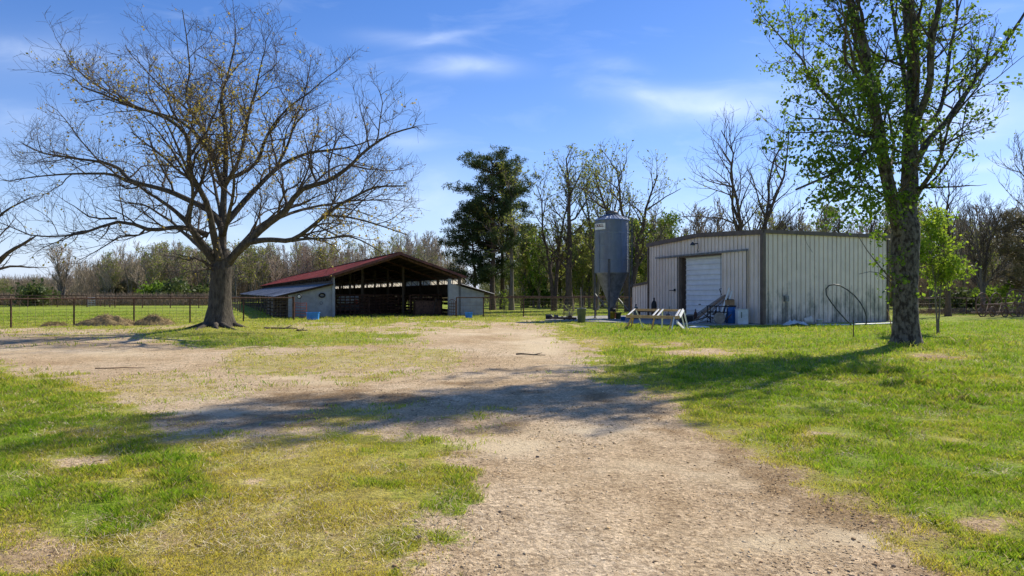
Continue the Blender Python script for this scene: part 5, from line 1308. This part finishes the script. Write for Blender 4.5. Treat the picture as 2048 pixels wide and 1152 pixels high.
# ------------------------------------------------------------------ objects by the shop
# unfinished trestle frame
tr = thing('trestle_rack', 'long low unfinished lumber trestle with brown rails and white splayed legs on the grass', 'trestle', tuple(GP(1310,658)))
fl, fr_ = P(1252,29.9,632.5), P(1359,28.9,635); bl, br = P(1267,31.0,619.5), P(1368,30.1,621)
MB().beam(fl, fr_, .045, .13, up=(0,0,1)).build('front_rail', M['lumber'], tr); 
o_ = MB(); o_.beam(bl, br, .045, .10, up=(0,0,1)); o_.build('back_rail', M['lumber'], tr)
def ln(a, b, f): return a.lerp(b, f)
ups = Vector((0,0,.03))
for f in (.02,.50,.585,.93,1.0):
    f2 = f if f < .9 else f*.985
    MB().beam(ln(fl,fr_,f)+ups, ln(bl,br,f2)+ups, .09 if f < .99 else .05, .04 if f < .99 else .12, up=(0,1,1)).build('cross_piece', M['whitewood'], tr)
def leg(a, px, d, m, w_=.10): e = FP(px, d); MB().beam(a, e, w_, .045, up=(1,0,0)).build('leg', M[m], tr)
leg(ln(fl,fr_,.13), 1252, 30.6, 'lumber'); leg(ln(fl,fr_,.15), 1262, 31.6, 'lumber', .07); leg(ln(fl,fr_,.545), 1303, 29.9, 'lumber')
leg(ln(fl,fr_,.87), 1338, 28.9, 'lumber'); leg(ln(fl,fr_,.90), 1343, 28.7, 'whitewood')
leg(ln(bl,br,.05), 1286, 31.2, 'whitewood', .13); leg(ln(bl,br,.58), 1324, 31.0, 'whitewood', .11)
leg(ln(bl,br,.93), 1370, 30.3, 'whitewood', .08); leg(ln(bl,br,1.0), 1376, 30.1, 'whitewood', .08); leg(ln(fl,fr_,.95)-Vector((0,0,.18)), 1369, 30.0, 'whitewood', .12)

# blue barrel with a box on top
bp = FP(1460.5,35.0)+nf*0; ZB = .05
t = thing('plastic_barrel', 'blue plastic barrel standing between the junk cart and white drum', 'barrel', (bp.x,bp.y,ZB))
MB().lathe([(.25,0),(.275,.04),(.28,.25),(.29,.28),(.28,.31),(.28,.58),(.29,.61),(.28,.64),(.27,.83),(.25,.87),(.245,.85),(.001,.85)], (bp.x,bp.y,ZB), 28).build('drum', M['blue'], t, True)
MB().lathe([(.29,.84),(.30,.86),(.30,.90),(.27,.91),(.001,.91)], (bp.x,bp.y,ZB), 28).build('lid', M['black'], t)
t = thing('cardboard_box', 'brown box of scraps sitting on top of the blue barrel', 'box', (bp.x-.08,bp.y,ZB+.92))
q = Vector((bp.x-.08,bp.y,ZB+.92))
mb = MB()
for dx, dy, sx_, sy_ in ((-.23,0,.02,.34),(.23,0,.02,.34),(0,-.17,.48,.02),(0,.17,.48,.02),(0,0,.44,.32)):
    mb.box(q+Vector((dx,dy,.14 if sx_ < .4 or sy_ < .1 else .01)), (sx_,sy_,.28 if sx_ < .4 or sy_ < .1 else .02), rz=0)
mb.build('carton', M['cardboard'], t); MB().box(q+Vector((.03,0,.25)), (.36,.26,.12), rz=.2).box(q+Vector((-.1,.05,.33)), (.2,.1,.06), rz=.6).build('scraps', M['black'], t)
wp = FP(1483.5,34.3)
t = thing('white_drum', 'white plastic drum standing right of the blue barrel at the shop corner', 'drum', (wp.x,wp.y,.03))
MB().box(wp+Vector((0,0,.40)), (.56,.40,.76), rz=.1).build('body', M['whiteplastic'], t, bevel=.05); MB().box(wp+Vector((0,0,.79)), (.58,.42,.035), rz=.1).build('lid', M['whiteplastic'], t, bevel=.01)
MB().box(wp+Vector((-.08,-.205,.5)), (.05,.02,.3), rz=.1).build('handle', M['greenbin'], t)
# leaning boards
for i, (x0, x1, y1, w_, m, lb) in enumerate(((1374,1448,592,.34,'greywood','widest grey board leaning to the right against the overhead door'), (1386,1452,590,.26,'cardboard','brown board leaning right in front of the wide grey board'), (1398,1450,597,.22,'greywood','narrow grey board leaning closest to the junk cart'))):
    a = FP(x0, 36.3-.3*i)+Vector((0,0,.08)); b = P(x1, 36.6-.25*i, y1)
    tag(MB().beam(a, b, .04, w_, up=(.3,-1,0)).build('leaning_board', M[m]), lb, 'board', 'boards leaning at the shop door')
for i, (x0, x1, y1) in enumerate(((1437,1459,576),(1446,1464,582))):
    tag(MB().tube([FP(x0,34.6)+Vector((0,0,.15)), P(x1, 35.1, y1)], .05, 8).build('white_pole', M['whitewood']), ('taller white pole leaning against the sliding door','shorter white pole leaning just right of the taller one')[i], 'pole', 'white poles leaning at the shop door')
tag(MB().tube([P(1443,35.7,590), P(1441,35.7,584), P(1439,35.7,578), P(1443,35.7,577)], .02, 6).build('iron_hook', M['black']), 'small black iron hook sticking up above the leaning boards', 'hook')
# junk cart
cp = FP(1436,34.7); t = thing('hand_cart', 'dark old hand cart with round grey wheel heaped with scrap beside the blue barrel', 'cart', (cp.x,cp.y,.05)); MXc = Matrix.Rotation(math.pi/2,3,'X')
MB().lathe([(.001,-.05),(.26,-.05),(.29,-.03),(.29,.03),(.26,.05),(.001,.05)], cp+Vector((-.04,-.35,.33)), 26, MXc).build('wheel', M['greywood'], t)
mb = MB()
for dz in (.62,.92): mb.tube([cp+Vector((-.5,-.2,dz+.02)), cp+Vector((.42,-.2,dz))], .025, 6); mb.tube([cp+Vector((-.5,.3,dz+.02)), cp+Vector((.42,.3,dz))], .025, 6)
for dx in (-.45,.0,.4): mb.tube([cp+Vector((dx,-.2,.1)), cp+Vector((dx,-.2,.95))], .025, 6); mb.tube([cp+Vector((dx,.3,.1)), cp+Vector((dx,.3,.95))], .025, 6)
mb.tube([cp+Vector((-.5,0,.4)), cp+Vector((-1.15,-.1,.22))], .03, 6); mb.build('frame', M['black'], t)
mb = MB(); rr = random.Random(12)
for i in range(22):
    a = cp+Vector((rr.uniform(-.5,.45), rr.uniform(-.25,.3), rr.uniform(.1,.6))); b = a+Vector((rr.uniform(-.35,.35), rr.uniform(-.2,.2), rr.uniform(-.05,.3))); mb.beam(a, b, rr.uniform(.03,.10), rr.uniform(.02,.06))
mb.build('scrap_load', M['darkwood'], t)
mb = MB()
for i in range(16):
    a = cp+Vector((rr.uniform(-.6,.4), rr.uniform(-.3,.2), rr.uniform(.08,.5))); b = a+Vector((rr.uniform(-.3,.3), rr.uniform(-.1,.1), rr.uniform(-.05,.12))); mb.beam(a, b, rr.uniform(.02,.07), .03)
mb.build('pale_scrap', M['whiteplastic'], t)
for i, (x0, x1) in enumerate(((1384,1412),(1391,1420),(1378,1400))):
    tag(MB().tube([FP(x0,34.4+.2*i)+Vector((0,0,.09)), FP(x1,35.0)+Vector((0,0,.35-.08*i))], .022, 6).build('scrap_pipe', M['whiteplastic']), ('pale scrap pipe lying left of the hand cart nearest the grass','pale scrap pipe propped against the hand cart','short pale scrap pipe lying lowest by the overhead door')[i], 'pipe', 'scrap pipes by the cart')
q = GP(1398,656); tag(MB().lathe([(.001,0),(.5,0),(.46,.05),(.2,.08),(.001,.08)], q+Vector((0,0,.02)), 20, Matrix.Diagonal((1,.5,1))).build('tarp_scrap', M['whiteplastic']), 'flat pale sheet scrap on the ground before the hand cart', 'sheet')
# gas bottles and oddments by the door
def bottle(px, d, h, r_, m, label, neck=True, z=.05):
    p = FP(px, d); t = thing('gas_bottle', label, 'bottle', (p.x,p.y,z))
    MB().lathe([(r_*.9,0),(r_,.03),(r_,h*.72),(r_*.75,h*.86),(r_*.28,h*.93),(r_*.28,h)], (p.x,p.y,z), 18).build('body', M[m], t, True)
    MB().lathe([(r_*.4,h),(r_*.4,h+.05),(r_*.15,h+.09),(r_*.1,h+.09)], (p.x,p.y,z), 10).build('valve', M['steel'], t)
bottle(1308,41.5,1.18,.16,'black','black gas bottle standing by the shop wall behind the trestle rack')
bottle(1391,36.2,.62,.085,'rust','small rusty red gas bottle on the apron before the overhead door')
bottle(1272,41.0,.80,.14,'greenbin','dark round topped bottle at the lean-to behind the trestle rack')
q = FP(1381,36.4); t = thing('storage_crate', 'grey plastic crate on the apron left of the rusty gas bottle', 'crate', (q.x,q.y,.04))
MB().box(q+Vector((0,0,.24)), (.5,.4,.4), rz=.2).build('body', M['greywood'], t, bevel=.02); MB().box(q+Vector((0,0,.47)), (.56,.46,.05), rz=.2).build('lid', M['whiteplastic'], t, bevel=.01)
q = FP(1372,35.8); t = thing('tool_chest', 'low black chest on the apron at the end of the trestle rack', 'chest', (q.x,q.y,.04))
MB().box(q+Vector((0,0,.2)), (.6,.4,.32), rz=.15).build('body', M['black'], t, bevel=.02); MB().box(q+Vector((0,0,.385)), (.62,.42,.04), rz=.15).build('lid', M['steel'], t, bevel=.01)
q = FP(1336,40.4); t = thing('shovel', 'dark shovel leaning upright on the shop wall left of the door', 'shovel', (q.x,q.y,.05))
MB().tube([q+Vector((0,0,.3)), P(1340,40.9,613)], .018, 6).build('handle', M['darkwood'], t); MB().prism([q+Vector((-.12,0,.34)), q+Vector((.12,0,.34)), q+Vector((.1,-.03,.1)), q+Vector((0,-.05,.03)), q+Vector((-.1,-.03,.1))], (0,.01,0)).build('blade', M['steel'], t)
q = FP(1292,40.6); t = thing('work_bench', 'low dark wooden bench against the shop wall behind the trestle rack', 'bench', (q.x,q.y,.04))
MB().box(q+Vector((0,0,.5)), (1.6,.5,.06), rz=-.9).build('top', M['darkwood'], t)
for a_, b_ in ((-.7,-.2),(.7,-.2),(-.7,.2),(.7,.2)):
    w3 = Matrix.Rotation(-.9,3,'Z') @ Vector((a_,b_,.24)); MB().box(q+w3, (.07,.07,.46), rz=-.9).build('leg', M['darkwood'], t)

# items round the bin
def bucket(px, d, r_, h, m, label, z=.05, name='bucket'):
    p = FP(px, d); t = thing(name, label, 'bucket', (p.x,p.y,z))
    MB().lathe([(r_*.85,0),(r_,h),(r_*1.05,h),(r_*1.05,h-.04),(r_*.97,h-.04),(r_*.93,h-.03),(r_*.78,.04),(.001,.04)], (p.x,p.y,z), 22).build('body', M[m], t, True)
    pts = [Vector((p.x+math.cos(a)*r_*1.05, p.y-.02, z+h-.03-math.sin(a)*h*.45)) for a in [math.pi*i/8 for i in range(9)]]
    MB().tube(pts, .008, 5).build('handle', M['galv_dark'], t)
bucket(1223.5,41.0,.20,.42,'yellow','yellow bucket under the feed bin hopper'); bucket(1236.5,41.1,.17,.36,'oliveplastic','olive drab bucket right of the yellow bucket under the feed bin')
bucket(1246,38.6,.13,.22,'blue','small blue bucket on the apron left of the trestle rack')
bucket(1231,42.2,.14,.34,'redpipe','dull red bucket behind the yellow and olive buckets')
p = FP(1163,36.6); t = thing('trash_can', 'grey green plastic trash can with no lid at the edge of the apron', 'trash can', (p.x,p.y,.02))
MB().lathe([(.20,0),(.245,.72),(.27,.73),(.27,.77),(.25,.77),(.22,.70),(.18,.05),(.001,.05)], (p.x,p.y,.02), 24).build('body', M['greenbin'], t, True)
for sg_ in (-1,1): MB().tube([(p.x+sg_*.26,p.y-.07,.66),(p.x+sg_*.31,p.y-.07,.66),(p.x+sg_*.31,p.y+.07,.66),(p.x+sg_*.26,p.y+.07,.66)], .015, 6).build('handle', M['greenbin'], t)
MB().lathe([(.001,.0),(.22,.0),(.18,.10),(.05,.15),(.001,.15)], (p.x,p.y,.66), 12, ).build('rubbish', M['black'], t)
# auger lying on the slab
a, b = FP(1098,40.2)+Vector((0,0,.14)), FP(1152,38.6)+Vector((0,0,.16)); t = thing('grain_auger', 'old grain auger with black motor lying on the slab left of the trash can', 'auger', tuple(a))
MB().tube([a, b], .065, 10).build('tube', M['rust'], t); MB().lathe([(.001,-.2),(.13,-.2),(.14,-.1),(.14,.12),(.10,.2),(.001,.2)], a+Vector((0,0,.06)), 14, Matrix.Rotation(math.pi/2,3,'Y')).build('motor', M['black'], t)
MB().box(a+Vector((.42,0,.05)), (.25,.22,.24)).build('gearbox', M['steel'], t, bevel=.02); mb = MB()
for i in range(26):
    th = i*.7; c_ = a.lerp(b, .45+.5*i/26); mb.tube([c_, c_+Vector((0, math.cos(th)*.12, math.sin(th)*.12))], .018, 4)
mb.build('flighting', M['rust'], t); MB().lathe([(.001,-.05),(.12,-.05),(.13,0),(.12,.05),(.001,.05)], b+Vector((-.35,-.1,.06)), 16, Matrix.Rotation(math.pi/2,3,'X')).build('wheel', M['rust'], t)
bush = FP(1140,42.5); t = thing('dead_weed', 'dry leafless weed clump behind the auger and trash can', 'weed', tuple(bush))
mb = MB(); rr = random.Random(8)
for i in range(36):
    a_ = rr.uniform(0, TAU); e = bush+Vector((math.cos(a_)*rr.uniform(.1,.9), math.sin(a_)*.5, rr.uniform(.3,1.1))); mb.tube([bush, bush.lerp(e,.5)+Vector((0,0,.1)), e], [.012,.009,.005], 4, False)
mb.build('stems', M['greywood'], t); leafquads('foliage', [tuple(bush+Vector((rr.gauss(0,.4), rr.gauss(0,.3), rr.uniform(.15,.9)))) for _ in range(260)], .07, M['olive'], t)

# side wall items
hp = FP(1690,32.6); t = thing('pipe_hoop', 'big loop of black poly pipe standing on the grass against the shop side wall', 'pipe loop', tuple(hp))
pts = [(1704,651),(1692,640),(1676,622),(1662,604),(1653,590),(1652,578),(1658,571),(1668,569),(1680,571),(1694,579),(1708,590),(1720,604),(1729,620),(1733,634),(1733,645),(1730,652)]
mb = MB(); mb.tube([P(x, 33.2+.02*i, y) for i, (x, y) in enumerate(pts)], .033, 8); mb.build('loop', M['blackpipe'], t, True)
q = FP(1707,24.6); tag(MB().tube([q, q+Vector((0,0,.62))], .018, 7).build('stake', M['rust']), 'thin rusty stake in the lawn below the black pipe loop', 'stake')
q = FP(1786,21.6); tag(MB().tube([q, q+Vector((-.05,0,.55)), q+Vector((-.14,0,.98)), q+Vector((-.2,0,1.1))], [.022,.02,.012,.006], 7).build('stick', M['lumber']), 'thin stick standing in the grass left of the big right trunk', 'stick')
q = FP(1614,34.1); Mt = Matrix.Rotation(1.35,3,'Y') @ Matrix.Rotation(.3,3,'X')
t = thing('toppled_bucket', 'white bucket lying on its side by the shop side wall', 'bucket', (q.x,q.y,.1))
MB().lathe([(.14,0),(.17,.34),(.18,.34),(.18,.30),(.16,.29),(.12,.03),(.001,.03)], q+Vector((-.22,-.25,.22)), 22, Mt).build('body', M['signwhite'], t, True)
MB().tube([q+Vector((.1,-.4,.2)), q+Vector((.22,-.5,.12)), q+Vector((.1,-.5,.04))], .008, 5).build('handle', M['steel'], t)
t = thing('bucket', 'white bucket standing upright right of the toppled one', 'bucket', (q.x+.3,q.y-.35,.03))
MB().lathe([(.12,0),(.145,.25),(.155,.25),(.155,.22),(.13,.22),(.10,.03),(.001,.03)], q+Vector((.42,-.45,.05)), 22).build('body', M['whiteplastic'], t, True)
MB().tube([q+Vector((.27,-.5,.28)), q+Vector((.42,-.56,.18)), q+Vector((.57,-.5,.28))], .006, 5).build('handle', M['steel'], t)
p0 = FP(1585,33.8); V = []; Fc = []; n = 26; rg = np.random.default_rng(6)
for j in range(13):
    for i in range(n+1):
        x = (i/n-.5)*1.3; y = (j/12-.5)*.5; z = .03+.26*max(0, 1-(abs(x)/.65)**2-(y/.25)**2*.6)*float(fbm(np.array([x*9+5]), np.array([y*9+3]), 3, 1.)[0])*1.5
        V.append((p0.x+x, p0.y+y-.3, z))
for j in range(12):
    for i in range(n): a_ = j*(n+1)+i; Fc.append((a_, a_+1, a_+n+2, a_+n+1))
tag(np_mesh('crumpled_tarp', V, np.array(Fc), M['whiteplastic'], None, False), 'crumpled grey white tarp beside the toppled bucket at the side wall', 'tarp')
tag(MB().tube([FP(1632,33.4)+Vector((0,0,.04)), FP(1700,33.6)+Vector((0,0,.04)), FP(1788,34.9)+Vector((0,0,.05))], .04, 8).build('ground_pipe', M['whiteplastic']), 'long white pipe lying in the grass along the shop side wall', 'pipe')
tag(MB().box(FP(1792,34.6)+Vector((0,0,.45)), (.12,.12,.9)).build('short_post', M['darkwood']), 'short dark post at the far corner of the shop behind the big trunk', 'post')

# ------------------------------------------------------------------ old hay rake
hr = FP(1998,47.0); t = thing('hay_rake', 'rusty old horse drawn hay rake with tall spoked wheels under the cedar', 'farm implement', tuple(hr)); rst = mat('old_implement_rust', (.22,.13,.085), .8, col2=(.10,.055,.04), scale=6)
def spoked(c, r_, n, parent, tilt=0, tk=.042):
    Mx = Matrix.Rotation(tilt,3,'Z') @ Matrix.Rotation(math.pi/2,3,'X'); mb = MB(); mb.torus(c, r_, tk, Mx, 36, 6)
    mb.lathe([(.001,-.08),(.09,-.08),(.09,.08),(.001,.08)], c, 12, Mx)
    for i in range(n): a = TAU*i/n; mb.tube([c, Vector(c)+Mx @ Vector((math.cos(a)*r_, math.sin(a)*r_, 0))], .02, 5, False)
    mb.build('wheel', rst, parent)
for px, d, r_, n, tl in ((1965,46.2,.80,12,.5),(2030,46.4,.92,12,.35),(1992,48.6,.80,12,.5),(2062,48.6,.92,12,.3),(1985,45.8,.34,8,.5),(2010,45.8,.36,8,.4),(2040,45.6,.34,8,.3)):
    spoked(FP(px,d)+Vector((0,0,r_)), r_, n, t, tl)
mb = MB(); mb.tube([FP(1942,46)+Vector((0,0,.28)), FP(2075,46.2)+Vector((0,0,.30))], .05, 7); mb.tube([FP(1965,46.2)+Vector((0,0,.8)), FP(1992,48.6)+Vector((0,0,.8))], .04, 7); mb.tube([FP(2030,46.4)+Vector((0,0,.92)), FP(2062,48.6)+Vector((0,0,.92))], .04, 7)
mb.tube([FP(1965,46.2)+Vector((0,0,.8)), FP(2030,46.4)+Vector((0,0,.95))], .035, 7)
for i in range(3): x = 1972+i*26; mb.beam(FP(x,46.3)+Vector((0,0,.3)), FP(x+5,47.2)+Vector((0,0,.95)), .04, .03)
mb.build('frame', rst, t); mb = MB()
for i in range(26):
    c = FP(1972+i*3.2,47.2); mb.tube([c+Vector((0,.6*math.cos(a),.12+.75*math.sin(a))) for a in [j*.42 for j in range(6)]], .012, 4, False)
mb.build('tines', rst, t)

# ------------------------------------------------------------------ sticks on the ground
def stick(px, py, L, ang, r_, label, m='twig', fork=True):
    p = GP(px, py); q_ = []; rr = random.Random(px)
    for i in range(6): f = i/5-.5; x = p.x+math.cos(ang)*L*f+rr.gauss(0,.02); y = p.y+math.sin(ang)*L*f+rr.gauss(0,.02); q_.append((x, y, hz(x,y)+r_*.8+abs(rr.gauss(0,.01))))
    mb = MB().tube(q_, [r_*(1-.12*i) for i in range(6)], 6)
    if fork: e = Vector(q_[3]); mb.tube([e, e+Vector((math.cos(ang+.6)*L*.3, math.sin(ang+.6)*L*.3, r_*2))], [r_*.7,r_*.3], 5)
    tag(mb.build('fallen_stick', M[m]), label, 'stick')
stick(1060,710,.75,-.3,.022,'dark forked stick lying in the middle of the gravel drive')
stick(562,660,1.4,.6,.05,'broken branch lying in the grass right of the oak roots'); stick(603,664,.5,.9,.045,'short dark stick beside the broken branch right of the oak')
stick(240,737,1.0,.1,.012,'thin reddish stick on the gravel below the oak shadow','rust',False); stick(1850,694,.9,2.2,.02,'pale stick leaning at the foot of the big right trunk','greywood')
for i, (px, py, r_) in enumerate(((425,661,.07),(1075,912,.02),(836,1078,.028),(1245,745,.03))):
    p = GP(px, py); rr = random.Random(i); mb = MB(); mb.lathe([(r_*.6,-r_*.3),(r_,r_*.1),(r_*.8,r_*.5),(r_*.3,r_*.75),(.001,r_*.78)], (p.x,p.y,hz(p.x,p.y)), 9)
    tag(mb.build('rock', M['whiteplastic' if i == 0 else 'darkwood']), ('white rock at the foot of the oak trunk','dark pebble in the middle of the sunlit gravel','dark stone near the bottom of the gravel drive','small dark stone at the right edge of the drive')[i], 'rock')
